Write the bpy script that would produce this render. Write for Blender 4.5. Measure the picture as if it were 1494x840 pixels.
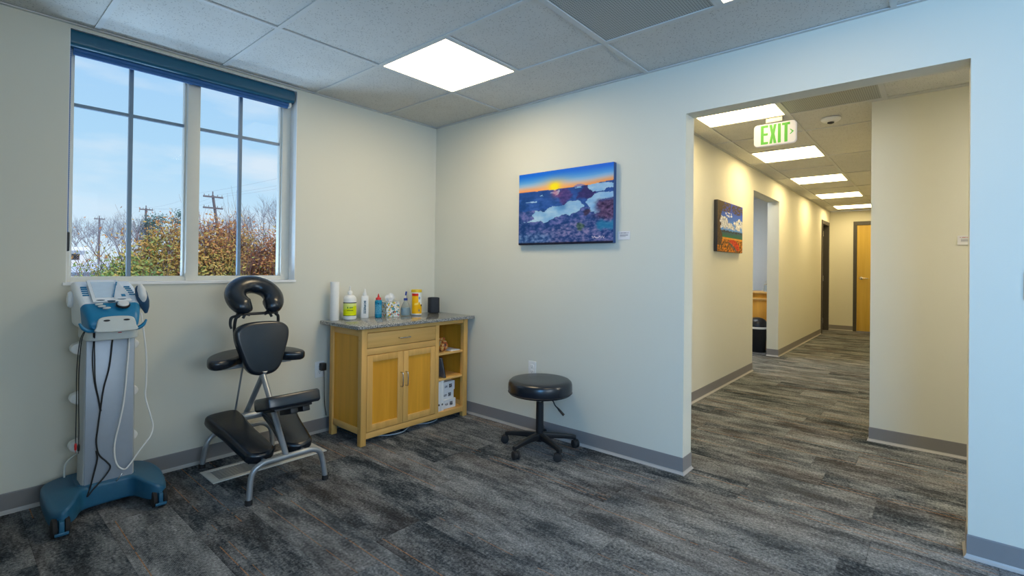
import bpy, bmesh, math, random
from mathutils import Vector, Matrix, noise
PI = math.pi
C = bpy.context.scene.collection
S = bpy.context.scene
for o in list(bpy.data.objects): bpy.data.objects.remove(o)

# ------------------------------------------------------------------ camera
CAM = Vector((-2.8876, -3.3771, 1.2175)); YAW, PIT, ROL, F = 0.7119, 0.0061, 0.0123, 719.43
cd = bpy.data.cameras.new('camera'); cam = bpy.data.objects.new('camera', cd); C.objects.link(cam); S.camera = cam
fw = Vector((math.cos(YAW)*math.cos(PIT), math.sin(YAW)*math.cos(PIT), math.sin(PIT)))
rt = Vector((math.sin(YAW), -math.cos(YAW), 0)); up = rt.cross(fw)
r2 = math.cos(ROL)*rt + math.sin(ROL)*up; u2 = -math.sin(ROL)*rt + math.cos(ROL)*up
cam.matrix_world = Matrix(((r2.x, u2.x, -fw.x, CAM.x), (r2.y, u2.y, -fw.y, CAM.y), (r2.z, u2.z, -fw.z, CAM.z), (0, 0, 0, 1)))
cd.sensor_width = 36; cd.lens = F*36/1494; cd.shift_x = 2.99/1494; cd.shift_y = -35.4/1494
cd.clip_start = 0.02; cd.clip_end = 500

# ------------------------------------------------------------------ view + world
S.view_settings.view_transform = 'Standard'; S.view_settings.look = 'None'
S.view_settings.gamma = 1; S.view_settings.use_curve_mapping = False
S.view_settings.exposure = 0.0
w = bpy.data.worlds.new('sky'); S.world = w; w.use_nodes = True
nt = w.node_tree; nt.nodes.clear()
def wn(t): return nt.nodes.new(t)
wo = wn('ShaderNodeOutputWorld'); bg = wn('ShaderNodeBackground'); tc = wn('ShaderNodeTexCoord')
sx = wn('ShaderNodeSeparateXYZ'); nt.links.new(tc.outputs['Generated'], sx.inputs[0])
rp = wn('ShaderNodeValToRGB'); nt.links.new(sx.outputs['Z'], rp.inputs[0])
e = rp.color_ramp.elements
e[0].position = 0.0; e[0].color = (.74, .88, .96, 1); e[1].position = .75; e[1].color = (.14, .36, .80, 1)
q = rp.color_ramp.elements.new(.16); q.color = (.47, .74, .95, 1)
q = rp.color_ramp.elements.new(.36); q.color = (.38, .64, .94, 1)
mp = wn('ShaderNodeMapping'); mp.inputs['Scale'].default_value = (1.3, 1.3, 4.5); nt.links.new(tc.outputs['Generated'], mp.inputs[0])
cn = wn('ShaderNodeTexNoise'); cn.inputs['Scale'].default_value = 2.6; cn.inputs['Detail'].default_value = 7; nt.links.new(mp.outputs[0], cn.inputs[0])
cr = wn('ShaderNodeValToRGB'); nt.links.new(cn.outputs[0], cr.inputs[0])
cr.color_ramp.elements[0].position = .47; cr.color_ramp.elements[0].color = (0, 0, 0, 1)
cr.color_ramp.elements[1].position = .66; cr.color_ramp.elements[1].color = (.8, .8, .8, 1)
mx = wn('ShaderNodeMix'); mx.data_type = 'RGBA'
nt.links.new(cr.outputs[0], mx.inputs[0]); nt.links.new(rp.outputs[0], mx.inputs[6]); mx.inputs[7].default_value = (.80, .88, .95, 1)
nt.links.new(mx.outputs[2], bg.inputs[0]); bg.inputs[1].default_value = 1.0; nt.links.new(bg.outputs[0], wo.inputs[0])

def lamp(name, kind, loc, rot, energy, color, sx_=1, sy_=1, spread=PI):
    l = bpy.data.lights.new(name, kind); l.energy = energy; l.color = color
    if kind == 'AREA': l.shape = 'RECTANGLE'; l.size = sx_; l.size_y = sy_; l.spread = spread
    if kind == 'SUN': l.angle = .02
    o = bpy.data.objects.new(name, l); C.objects.link(o); o.location = loc; o.rotation_euler = rot
    return o
# daylight: sun over the roof from behind the building, sky light in the unseen side window, added fill at the rear
lamp('sun', 'SUN', (4, -8, 12), (math.radians(52), 0, math.radians(20)), 2.6, (1, .93, .82))
WINLIGHT = lamp('daylight_side_window', 'AREA', (-4.32, -4.70, 1.62), (0, math.radians(-82), 0), 98, (.17, .50, 1.0), 1.55, 1.6, 2.3)
lamp('rear_window_fill', 'AREA', (-2.2, -6.42, 1.60), (math.radians(93), 0, 0), 50, (.80, .90, 1.0), 1.9, 1.45)  # added frontal fill, set in the rear window opening
# added lamp hidden below the sill, imitating light off the snow
lamp('snow_bounce_fill', 'AREA', (-2.05, .88, .80), (math.radians(-125), 0, 0), 46, (.52, .75, 1.0), 1.3, .5)
ROOM_LAMP = 15.5; HALL_LAMP = 17.0
LAMP_COL = (1.0, .80, .50); HALL_COL = (1.0, .77, .38)

# ------------------------------------------------------------------ helpers
MATS = {}
class M_:
    """small node-material builder"""
    def __init__(s, name, color=(.8, .8, .8), rough=.5, metal=0, spec=.5):
        s.m = bpy.data.materials.new(name); s.m.use_nodes = True; s.t = s.m.node_tree
        s.b = s.t.nodes['Principled BSDF']
        s.b.inputs['Base Color'].default_value = (*color, 1); s.b.inputs['Roughness'].default_value = rough
        s.b.inputs['Metallic'].default_value = metal; s.b.inputs['Specular IOR Level'].default_value = spec
        MATS[name] = s.m
    def n(s, t, **k):
        x = s.t.nodes.new(t)
        for a, v in k.items(): setattr(x, a, v)
        return x
    def l(s, a, b): s.t.links.new(a, b)
    def setin(s, sock, v):
        if hasattr(v, 'links') or isinstance(v, bpy.types.NodeSocket): s.l(v, sock)
        else: sock.default_value = v
    def math(s, op, a, b=0.0, c=None):
        x = s.n('ShaderNodeMath', operation=op); s.setin(x.inputs[0], a); s.setin(x.inputs[1], b)
        if c is not None: s.setin(x.inputs[2], c)
        return x.outputs[0]
    def coord(s, kind='Object'): return s.n('ShaderNodeTexCoord').outputs[kind]
    def mapping(s, v, scale=(1, 1, 1), loc=(0, 0, 0)):
        x = s.n('ShaderNodeMapping'); s.l(v, x.inputs[0]); x.inputs['Scale'].default_value = scale; x.inputs['Location'].default_value = loc
        return x.outputs[0]
    def noise(s, v, scale=5, detail=3, rough=.5):
        x = s.n('ShaderNodeTexNoise'); s.l(v, x.inputs['Vector']); x.inputs['Scale'].default_value = scale
        x.inputs['Detail'].default_value = detail; x.inputs['Roughness'].default_value = rough; return x.outputs['Fac']
    def ramp(s, f, stops):
        x = s.n('ShaderNodeValToRGB'); s.l(f, x.inputs[0]); el = x.color_ramp.elements
        el[0].position = stops[0][0]; el[0].color = (*stops[0][1], 1); el[1].position = stops[-1][0]; el[1].color = (*stops[-1][1], 1)
        for p, c in stops[1:-1]: el.new(p).color = (*c, 1)
        return x.outputs[0]
    def mix(s, f, a, b):
        x = s.n('ShaderNodeMix', data_type='RGBA'); s.setin(x.inputs[0], f)
        for i, v in ((6, a), (7, b)):
            if isinstance(v, tuple): x.inputs[i].default_value = (*v, 1)
            else: s.l(v, x.inputs[i])
        return x.outputs[2]
    def base(s, c): s.l(c, s.b.inputs['Base Color']); return s
    def bump(s, h, strength=.2, dist=.01):
        x = s.n('ShaderNodeBump'); s.l(h, x.inputs['Height']); x.inputs['Strength'].default_value = strength; x.inputs['Distance'].default_value = dist
        s.l(x.outputs[0], s.b.inputs['Normal']); return s
    def varied(s, c, amt=.12, scale=30):
        """slight procedural unevenness of the colour"""
        f = s.noise(s.coord(), scale, 3); k = 1-amt
        return s.base(s.mix(f, tuple(x*k for x in c), tuple(min(1, x*(1+amt*.6)) for x in c)))
def mat(name, color, rough=.5, metal=0, spec=.5, amt=.10, scale=30):
    return M_(name, color, rough, metal, spec).varied(color, amt, scale).m

def link(name, me, m, parent=None, smooth=False):
    o = bpy.data.objects.new(name, me); C.objects.link(o)
    if m is not None:
        for x in (m if isinstance(m, (list, tuple)) else [m]): me.materials.append(x)
    if smooth:
        for p in me.polygons: p.use_smooth = True
    if parent: o.parent = parent
    return o
class MB:
    """collects shapes into one mesh (world coordinates relative to an origin)"""
    def __init__(s, org=(0, 0, 0)): s.v = []; s.f = []; s.mi = []; s.sm = []; s.o = Vector(org)
    def add(s, vs, fs, mi=0, smooth=False, M=None):
        k = len(s.v)
        for p in vs:
            p = Vector(p)
            if M is not None: p = M @ p
            s.v.append(p - s.o)
        for f in fs: s.f.append([i+k for i in f]); s.mi.append(mi); s.sm.append(smooth)
        return s
    def box(s, a, b, mi=0, bev=0, M=None, seg=2):
        x0, y0, z0 = [min(a[i], b[i]) for i in range(3)]; x1, y1, z1 = [max(a[i], b[i]) for i in range(3)]
        if bev <= 0:
            vs = [(x, y, z) for z in (z0, z1) for y in (y0, y1) for x in (x0, x1)]
            return s.add(vs, [(0, 2, 3, 1), (4, 5, 7, 6), (0, 1, 5, 4), (2, 6, 7, 3), (0, 4, 6, 2), (1, 3, 7, 5)], mi, False, M)
        bm = bmesh.new(); bmesh.ops.create_cube(bm, size=1)
        for v in bm.verts: v.co = Vector(((x0+x1)/2+v.co.x*(x1-x0), (y0+y1)/2+v.co.y*(y1-y0), (z0+z1)/2+v.co.z*(z1-z0)))
        bev = min(bev, .49*min(x1-x0, y1-y0, z1-z0))
        bmesh.ops.bevel(bm, geom=bm.edges[:], offset=bev, segments=seg, affect='EDGES', profile=.5)
        return s.bm(bm, mi, True, M)
    def bm(s, bm, mi=0, smooth=True, M=None):
        bm.verts.index_update(); bm.normal_update()
        s.add([v.co.copy() for v in bm.verts], [[v.index for v in f.verts] for f in bm.faces], mi, smooth, M); bm.free(); return s
    def tube(s, pts, r, n=10, mi=0, cap=True, smooth_path=0, M=None, flat=1.0):
        pts = [Vector(p) for p in pts]
        if smooth_path: pts = catmull(pts, smooth_path)
        rs = r if isinstance(r, (list, tuple)) else [r]*len(pts)
        if len(rs) != len(pts):
            f_ = [i*(len(rs)-1)/(len(pts)-1) for i in range(len(pts))]
            rs = [rs[min(int(q), len(rs)-2)]+(rs[min(int(q), len(rs)-2)+1]-rs[min(int(q), len(rs)-2)])*(q-min(int(q), len(rs)-2)) for q in f_]
        vs = []; nrm = None
        for i, p in enumerate(pts):
            t = (pts[min(i+1, len(pts)-1)]-pts[max(i-1, 0)]).normalized()
            if nrm is None:
                a = Vector((0, 0, 1)) if abs(t.z) < .9 else Vector((1, 0, 0)); nrm = (a-t*a.dot(t)).normalized()
            else: nrm = (nrm-t*nrm.dot(t)).normalized()
            b = t.cross(nrm)
            for k in range(n):
                a = 2*PI*k/n; vs.append(p+rs[i]*(math.cos(a)*nrm*flat+math.sin(a)*b))
        fs = [(i*n+k, i*n+(k+1) % n, (i+1)*n+(k+1) % n, (i+1)*n+k) for i in range(len(pts)-1) for k in range(n)]
        if cap: fs.append(tuple(range(n-1, -1, -1))); fs.append(tuple((len(pts)-1)*n+k for k in range(n)))
        return s.add(vs, fs, mi, True, M)
    def lathe(s, prof, c=(0, 0, 0), n=32, mi=0, M=None, smooth=True, cap=True):
        vs = []; fs = []; c = Vector(c)
        for r, z in prof:
            for k in range(n): a = 2*PI*k/n; vs.append(c+Vector((r*math.cos(a), r*math.sin(a), z)))
        for i in range(len(prof)-1):
            for k in range(n): fs.append((i*n+k, i*n+(k+1) % n, (i+1)*n+(k+1) % n, (i+1)*n+k))
        if cap:
            fs.append(tuple(range(n-1, -1, -1))); fs.append(tuple((len(prof)-1)*n+k for k in range(n)))
        return s.add(vs, fs, mi, smooth, M)
    def cyl(s, c, r, z0, z1, n=24, mi=0, bev=.0, M=None):
        p = [(r, z0), (r, z1)] if not bev else [(r-bev, z0), (r-.3*bev, z0+.3*bev), (r, z0+bev), (r, z1-bev), (r-.3*bev, z1-.3*bev), (r-bev, z1)]
        return s.lathe(p, c, n, mi, M)
    def pad(s, outline, t, bev, M=None, mi=0, seg=5, z0=0):
        """cushion: outline polygon (ccw), thickness t, rounded rims"""
        P = [Vector((a, b)) for a, b in outline]; n = len(P); N = []
        for i in range(n):
            d = (P[(i+1) % n]-P[i-1]).normalized(); N.append(Vector((d.y, -d.x)))
        rings = []
        for k in range(seg+1):
            a = PI/2*k/seg; rings.append((bev*(1-math.sin(a)), z0+bev*(1-math.cos(a))))
        rings += [(o_, 2*z0+t-z) for o_, z in reversed(rings)]
        vs = []
        for o_, z in rings:
            for p, m in zip(P, N): q_ = p-m*o_; vs.append((q_.x, q_.y, z))
        fs = [(j*n+i, j*n+(i+1) % n, (j+1)*n+(i+1) % n, (j+1)*n+i) for j in range(len(rings)-1) for i in range(n)]
        fs.append(tuple(range(n-1, -1, -1))); fs.append(tuple((len(rings)-1)*n+i for i in range(n)))
        return s.add(vs, fs, mi, True, M)
    def build(s, name, m, parent=None):
        me = bpy.data.meshes.new(name); me.from_pydata([tuple(v) for v in s.v], [], s.f); me.update()
        bm = bmesh.new(); bm.from_mesh(me); bmesh.ops.recalc_face_normals(bm, faces=bm.faces[:]); bm.to_mesh(me); bm.free()
        for p, i, sm in zip(me.polygons, s.mi, s.sm): p.material_index = i; p.use_smooth = sm
        o = link(name, me, m, parent)
        if any(s.sm): 
            try: me.set_sharp_from_angle(angle=math.radians(42))
            except Exception: pass
        if parent: o.location = (0, 0, 0)
        else: o.location = s.o
        return o
def catmull(pts, k):
    out = []; P = [Vector(p) for p in pts]; P = [2*P[0]-P[1]]+P+[2*P[-1]-P[-2]]
    for i in range(1, len(P)-2):
        for j in range(k):
            t = j/k; a, b, c, d = P[i-1:i+3]
            out.append(.5*((2*b)+(c-a)*t+(2*a-5*b+4*c-d)*t*t+(3*b-a-3*c+d)*t**3))
    out.append(P[-2]); return out
def rrect(w_, h_, r, n=6, c=(0, 0)):
    o = []
    for cx, cy, a0 in ((w_/2-r, h_/2-r, 0), (-w_/2+r, h_/2-r, PI/2), (-w_/2+r, -h_/2+r, PI), (w_/2-r, -h_/2+r, 1.5*PI)):
        for k in range(n+1): a = a0+PI/2*k/n; o.append((c[0]+cx+r*math.cos(a), c[1]+cy+r*math.sin(a)))
    return o
def closed(pts, k=6):
    P = [Vector((a, b, 0)) for a, b in pts]; n = len(P); out = []
    for i in range(n):
        a, b, c, d = P[i-1], P[i], P[(i+1) % n], P[(i+2) % n]
        for j in range(k):
            t = j/k; q_ = .5*((2*b)+(c-a)*t+(2*a-5*b+4*c-d)*t*t+(3*b-a-3*c+d)*t**3); out.append((q_.x, q_.y))
    return out
def tag(o, label=None, cat=None, group=None, kind=None):
    if label: o['label'] = label
    if cat: o['category'] = cat
    if group: o['group'] = group
    if kind: o['kind'] = kind
    return o
def thing(name, loc, label, cat, group=None):
    o = bpy.data.objects.new(name, None); C.objects.link(o); o.location = loc; o.empty_display_size = .05
    return tag(o, label, cat, group)
def struct(name, mb, m, parent=None):
    o = mb.build(name, m, parent)
    if not parent: o['kind'] = 'structure'
    return o
def basis(loc, xa, ya):
    """matrix with local x->xa, y->ya, z->xa×ya"""
    x = Vector(xa).normalized(); y = Vector(ya); y = (y-x*y.dot(x)).normalized(); z = x.cross(y)
    return Matrix(((x.x, y.x, z.x, loc[0]), (x.y, y.y, z.y, loc[1]), (x.z, y.z, z.z, loc[2]), (0, 0, 0, 1)))
def text_mesh(txt, size, M, name, m, parent, bold=0.0, align='CENTER', squeeze=1.0, org=(0, 0, 0)):
    cu = bpy.data.curves.new(name, 'FONT'); cu.body = txt; cu.size = size; cu.align_x = align; cu.align_y = 'CENTER'
    cu.extrude = .0003; cu.offset = bold
    t = bpy.data.objects.new('tmp', cu); C.objects.link(t)
    dg = bpy.context.evaluated_depsgraph_get(); me = bpy.data.meshes.new_from_object(t.evaluated_get(dg))
    bpy.data.objects.remove(t); me.transform(Matrix.Translation(-Vector(org)) @ M @ Matrix.Diagonal((squeeze, 1, 1, 1)))
    return link(name, me, m, parent)
def painted(name, w_, h_, nx, ny, fn, M, m, parent, org=(0, 0, 0)):
    """flat print: a grid whose colour attribute is computed by fn(u, v)"""
    vs = []; cols = []
    for j in range(ny+1):
        for i in range(nx+1):
            u, v = i/nx, j/ny; vs.append((M @ Vector(((u-.5)*w_, (v-.5)*h_, 0)))-Vector(org)); cols.append(fn(u, v))
    fs = [(j*(nx+1)+i, j*(nx+1)+i+1, (j+1)*(nx+1)+i+1, (j+1)*(nx+1)+i) for j in range(ny) for i in range(nx)]
    me = bpy.data.meshes.new(name); me.from_pydata([tuple(v) for v in vs], [], fs)
    ca = me.color_attributes.new('print', 'FLOAT_COLOR', 'POINT')
    for k, c in enumerate(cols): ca.data[k].color = (*[max(0, min(1, x))**2.2 for x in c], 1)
    return link(name, me, m, parent)
def lerp(a, b, t): t = max(0, min(1, t)); return tuple(x+(y-x)*t for x, y in zip(a, b))
def sstep(a, b, x): t = max(0, min(1, (x-a)/(b-a))); return t*t*(3-2*t)
def nz(x, y, z=0, oct_=4): return noise.fractal(Vector((x, y, z)), 1.0, 2.0, oct_)

# ------------------------------------------------------------------ materials
def wallmat(name, c):
    b = M_(name, c, .62, 0, .3); co = b.coord('Object')
    b.base(b.mix(b.noise(co, 1.3, 3), tuple(x*.97 for x in c), c)); b.bump(b.noise(co, 260, 2), .12, .002); return b.m
WALL = wallmat('painted_wall', (.71, .70, .605))
WHITE_WALL = wallmat('painted_wall_white', (.74, .77, .80))
# carpet
b = M_('carpet', (.1, .1, .1), .95, 0, .1); co = b.coord('Object'); sp = b.n('ShaderNodeSeparateXYZ'); b.l(co, sp.inputs[0]); X, Y = sp.outputs[0], sp.outputs[1]
ci = b.math('FLOOR', b.math('DIVIDE', b.math('ADD', X, .115), .25))
wn1 = b.n('ShaderNodeTexWhiteNoise', noise_dimensions='1D'); b.l(ci, wn1.inputs['W'])
ys = b.math('ADD', Y, wn1.outputs['Value']); cj = b.math('FLOOR', ys)
cb = b.n('ShaderNodeCombineXYZ'); b.l(ci, cb.inputs[0]); b.l(cj, cb.inputs[1])
wn2 = b.n('ShaderNodeTexWhiteNoise', noise_dimensions='2D'); b.l(cb.outputs[0], wn2.inputs['Vector']); rnd = wn2.outputs['Value']; rcol = wn2.outputs['Color']
off = b.n('ShaderNodeVectorMath', operation='MULTIPLY_ADD'); b.l(rcol, off.inputs[0]); off.inputs[1].default_value = (7, 9, 5); b.l(co, off.inputs[2]); pv = off.outputs[0]
big = b.noise(b.mapping(pv, (8.5, 2.6, 1)), 1.0, 10, .72)
fine = b.noise(b.mapping(pv, (70, 16, 1)), 1.0, 5, .7)
grain = b.noise(b.mapping(co, (75, 62, 1)), 1.4, 3, .8)
spk = b.noise(co, 75, 3, .75)
v = b.math('ADD', b.math('MULTIPLY', big, .60), b.math('ADD', b.math('MULTIPLY', fine, .14), b.math('ADD', b.math('MULTIPLY', rnd, .05), b.math('MULTIPLY', spk, .30))))
col = b.ramp(v, [(.43, (.012, .017, .023)), (.495, (.036, .045, .054)), (.53, (.078, .089, .099)), (.58, (.140, .151, .162)), (.67, (.24, .253, .264))])
warm = b.ramp(b.noise(b.mapping(pv, (3.1, .8, 1), (4, 2, 0)), 1.0, 3), [(.46, (0, 0, 0)), (.66, (1, 1, 1))])
col = b.mix(b.math('MULTIPLY', warm, .55), col, b.mix(.5, col, (.115, .082, .06)))
fx = b.math('FRACT', b.math('DIVIDE', X, .0052)); pin = b.math('GREATER_THAN', fx, .62)
pinm = b.math('MULTIPLY', pin, b.math('MULTIPLY', b.math('GREATER_THAN', rnd, .35), .42))
col = b.mix(pinm, col, b.mix(.5, col, (.28, .29, .30)))
def oline(o_, k_, wd_, thr):
    px = b.math('FRACT', b.math('DIVIDE', b.math('ADD', X, b.math('MULTIPLY', b.noise(b.mapping(co, (.2, .5, 1)), 1, 1), .02)), .25))
    ln = b.math('LESS_THAN', b.math('ABSOLUTE', b.math('SUBTRACT', px, o_)), wd_)
    ok = b.math('GREATER_THAN', b.math('FRACT', b.math('MULTIPLY', rnd, k_)), thr)
    br = b.math('GREATER_THAN', b.noise(b.mapping(pv, (3, 5, 1)), 1.0, 4), .42)
    return b.math('MULTIPLY', b.math('MULTIPLY', ln, ok), br)
orl = b.math('MAXIMUM', oline(.3, 7.0, .009, .62), b.math('MAXIMUM', oline(.72, 13.0, .009, .70), oline(.88, 23.0, .006, .72)))
col = b.mix(b.math('MULTIPLY', orl, .75), col, (.30, .145, .06))
seamx = b.math('LESS_THAN', b.math('FRACT', b.math('DIVIDE', b.math('ADD', X, .115), .25)), .008)
seamy = b.math('LESS_THAN', b.math('FRACT', ys), .003)
col = b.mix(b.math('MULTIPLY', b.math('MAXIMUM', seamx, seamy), .35), col, (.01, .01, .012))
gr = b.ramp(grain, [(.25, (.30, .30, .30)), (.75, (2.0, 2.0, 2.0))])
mm = b.n('ShaderNodeMix', data_type='RGBA', blend_type='MULTIPLY'); mm.inputs[0].default_value = 1; b.l(col, mm.inputs[6]); b.l(gr, mm.inputs[7])
b.base(mm.outputs[2]); b.bump(grain, .5, .004); CARPET = b.m
# acoustic tiles
b = M_('acoustic_tile', (.7, .7, .68), .9, 0, .1); co = b.coord('Object')
vo = b.n('ShaderNodeTexVoronoi'); b.l(co, vo.inputs['Vector']); vo.inputs['Scale'].default_value = 85
pit = b.math('MULTIPLY', b.math('LESS_THAN', vo.outputs['Distance'], .27), b.math('GREATER_THAN', b.noise(co, 60, 2), .47))
b.base(b.mix(b.math('MULTIPLY', pit, .55), b.mix(b.noise(co, 9, 3), (.60, .60, .575), (.67, .67, .645)), (.22, .22, .21)))
b.bump(b.math('MULTIPLY', pit, -1.0), .5, .004); TILE = b.m
GRID = mat('ceiling_grid_metal', (.60, .61, .60), .5, amt=.03)
b = M_('egg_crate_grille', (.4, .42, .4), .5); co = b.coord(); sp = b.n('ShaderNodeSeparateXYZ'); b.l(co, sp.inputs[0])
g1 = b.math('LESS_THAN', b.math('FRACT', b.math('DIVIDE', sp.outputs[0], .0125)), .45); g2 = b.math('LESS_THAN', b.math('FRACT', b.math('DIVIDE', sp.outputs[1], .0125)), .45)
b.base(b.mix(b.math('MULTIPLY', g1, g2), (.40, .42, .40), (.10, .11, .11))); GRILLE = b.m
BASEB = mat('vinyl_cove_base', (.235, .225, .225), .45, amt=.06, scale=8)
TOE_SHEEN = mat('vinyl_cove_toe_sheen', (.40, .39, .38), .4, amt=.06)  # same vinyl, its reflected sheen painted in as a lighter grey
VINYL = mat('window_vinyl', (.70, .69, .62), .45, amt=.04)
JAMB = mat('window_return_paint', (.90, .90, .89), .5, amt=.03)
MUNTIN = mat('window_muntin', (.16, .24, .33), .4, amt=.05)
SHADE = mat('blue_lit_shade_cassette', (.008, .095, .170), .38, amt=.08)  # dark housing with blue window light put into its colour
SHADECLOTH = mat('blue_shade_cloth', (.02, .12, .34), .6, amt=.1)
b = M_('window_glass', (1, 1, 1), .02)
tr = b.n('ShaderNodeBsdfTransparent'); gl = b.n('ShaderNodeBsdfGlossy'); gl.inputs['Roughness'].default_value = .02; lw = b.n('ShaderNodeLayerWeight'); lw.inputs[0].default_value = .12
tr.inputs[0].default_value = (.97, .985, 1, 1)
ms = b.n('ShaderNodeMixShader'); b.l(b.math('MULTIPLY', lw.outputs['Fresnel'], .5), ms.inputs[0]); b.l(tr.outputs[0], ms.inputs[1]); b.l(gl.outputs[0], ms.inputs[2])
b.l(ms.outputs[0], b.t.nodes['Material Output'].inputs[0]); GLASS = b.m
def emis(name, c, s_, base=(.8, .8, .8)):
    b = M_(name, base, .6); b.b.inputs['Emission Color'].default_value = (*c, 1); b.b.inputs['Emission Strength'].default_value = s_
    f = b.noise(b.coord(), 6, 2); b.l(b.mix(f, tuple(x*.97 for x in c), c), b.b.inputs['Emission Color']); return b.m
ROOM_DIFF = emis('lamp_diffuser_room', LAMP_COL, ROOM_LAMP)
ROOM_DIFF_DIM = emis('lamp_diffuser_room_dim', LAMP_COL, 7)
HALL_DIFF = emis('lamp_diffuser_hall', HALL_COL, HALL_LAMP)
LOBBY_FILL = emis('lamp_diffuser_lobby_fill', (1, .93, .80), 32)  # unseen panel added to brighten the wall behind the opening
SIDE_FILL = emis('lamp_diffuser_side_room_fill', (.86, .93, 1), 22)  # unseen panel added to light the side room
def wood(name, c1, c2, axis=2, sc=1.0):
    b = M_(name, c1, .42, 0, .4); co = b.coord('Object')
    s_ = [26*sc]*3; s_[axis] = 1.3*sc; g = b.noise(b.mapping(co, tuple(s_)), 1.0, 6, .62)
    s2 = [4.0*sc]*3; s2[axis] = .6*sc; h = b.noise(b.mapping(co, tuple(s2), (3, 1, 7)), 1.0, 3)
    f = b.math('ADD', b.math('MULTIPLY', g, .55), b.math('MULTIPLY', h, .45))
    b.base(b.ramp(f, [(.32, c2), (.52, c1), (.72, tuple(min(1, x*1.22) for x in c1))])); b.bump(g, .08, .002); return b.m
OAK = wood('honey_maple_frame', (.74, .42, .12), (.60, .32, .075), 2)
OAKH = wood('honey_maple_rail', (.74, .43, .13), (.60, .32, .08), 0)
OAKP = wood('amber_maple_panel', (.74, .345, .03), (.60, .26, .016), 2, .7)
DOORW = wood('hall_door_veneer', (.56, .38, .075), (.46, .30, .045), 2, .6)
b = M_('granite', (.3, .3, .3), .07, 0, .5); co = b.coord()
v1 = b.n('ShaderNodeTexVoronoi'); b.l(co, v1.inputs['Vector']); v1.inputs['Scale'].default_value = 170
g = b.ramp(b.math('ADD', b.math('MULTIPLY', b.noise(co, 95, 4, .8), .7), b.math('MULTIPLY', v1.outputs['Distance'], .5)), [(.42, (.015, .015, .02)), (.52, (.11, .115, .115)), (.60, (.24, .235, .22)), (.74, (.50, .49, .45))])
b.base(g); GRANITE = b.m
b = M_('black_vinyl', (.006, .010, .016), .27, 0, .7); b.varied((.005, .010, .018), .2, 40); b.bump(b.noise(b.coord(), 380, 2), .08, .001); BLACKV = b.m
BLACKP = mat('black_plastic', (.012, .013, .015), .42)
STEEL = mat('silver_painted_tube', (.36, .39, .42), .30, .55, amt=.05)
CHROME = mat('brushed_nickel', (.58, .56, .53), .25, 1.0, amt=.05)
RUBBER = mat('rubber', (.015, .015, .016), .8)
CARTBLUE = mat('cart_blue_plastic', (.018, .115, .215), .42, amt=.08)
HEADBLUE = mat('device_blue_plastic', (.010, .20, .40), .35, amt=.05)
HEADWHITE = mat('device_white_plastic', (.86, .90, .93), .35, amt=.04)
HEADGREY = mat('device_grey_plastic', (.60, .64, .62), .4, amt=.05)
COLFRONT = mat('column_brushed_silver', (.40, .46, .54), .40, .25, amt=.06)
COLSIDE = mat('column_grey_plastic', (.46, .49, .50), .5, amt=.05)
WHITEP = mat('white_plastic', (.80, .80, .78), .4, amt=.03)
PAPER = mat('white_paper', (.82, .81, .78), .8, amt=.05, scale=60)
DARK = mat('dark_slot', (.01, .012, .015), .6)
CHARC = mat('charcoal_door_frame', (.050, .048, .046), .5)
BLUECAP = mat('blue_cap_plastic', (.01, .05, .32), .35)
REDP = mat('red_plastic', (.62, .02, .02), .35)
YELLOWP = mat('yellow_plastic', (.80, .55, .02), .35)
REGISTER = mat('white_register_frame', (.62, .63, .61), .45)
REGIN = mat('grey_register_grille', (.27, .29, .30), .5)
GREEN = emis('exit_letter_green', (.040, .56, .006), .62, (.004, .05, .002))
SIGNW = emis('exit_face_white', (.9, .86, .80), .5, (.17, .165, .16))
b = M_('printed_surface', (1, 1, 1), .5, 0, .25); at = b.n('ShaderNodeAttribute', attribute_name='print'); b.base(at.outputs['Color']); PRINT = b.m
b = M_('clear_plastic', (.85, .93, .97), .06); b.b.inputs['Transmission Weight'].default_value = .92; b.b.inputs['IOR'].default_value = 1.2; CLEAR = b.m
b = M_('water', (.45, .62, .72), .02); b.b.inputs['Transmission Weight'].default_value = .6; b.b.inputs['IOR'].default_value = 1.1; WATER = b.m
BLUEGEL = mat('blue_gel_bottle', (.0, .22, .38), .2, amt=.12, scale=80)

# ------------------------------------------------------------------ room shell
H = 2.4384
WL, WR, WB, WT = -2.460, -1.2656, 1.104, 2.422          # seen window opening in wall_left (plane y=0)
OL, OR_, OT, TK = -2.252, -3.4879, 2.1386, .128         # opening in wall_right (plane x=0)
YL, YR, XE, XR = -1.7116, -3.0237, 9.2117, 1.4963       # hallway
RX, RY = -4.2, -6.2                                     # unseen rear of the room
LX = 6.35
struct('floor', MB().box((RX-.2, RY-.2, -.12), (10.4, .2, 0)), CARPET)
wl = MB(); D = .20
wl.box((RX-.2, 0, 0), (WL, D, H)).box((WR, 0, 0), (LX+.1, D, H)).box((WL, 0, 0), (WR, D, WB)).box((WL, 0, WT), (WR, D, H))
struct('wall_left', wl, WALL)
wr = MB(); wr.box((0, OL, 0), (TK, 0, H)).box((0, OR_, OT), (TK, OL, H)).box((0, RY, 0), (TK, OR_, H))
struct('wall_right', wr, WALL)
SW = [(-5.45, -3.95, .82, 2.38)]                        # side window y0,y1,z0,z1 in the wall behind the camera's left
wn_ = MB().box((RX-.2, RY, 0), (RX, -5.45, H)).box((RX-.2, -3.95, 0), (RX, 0, H)).box((RX-.2, -5.45, 0), (RX, -3.95, .82)).box((RX-.2, -5.45, 2.38), (RX, -3.95, H))
struct('wall_near', wn_, WALL)
wb = MB().box((RX-.2, RY-.2, 0), (-3.2, RY, H)).box((-1.2, RY-.2, 0), (3.2, RY, H)).box((-3.2, RY-.2, 0), (-1.2, RY, .85)).box((-3.2, RY-.2, 2.35), (-1.2, RY, H))
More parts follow.
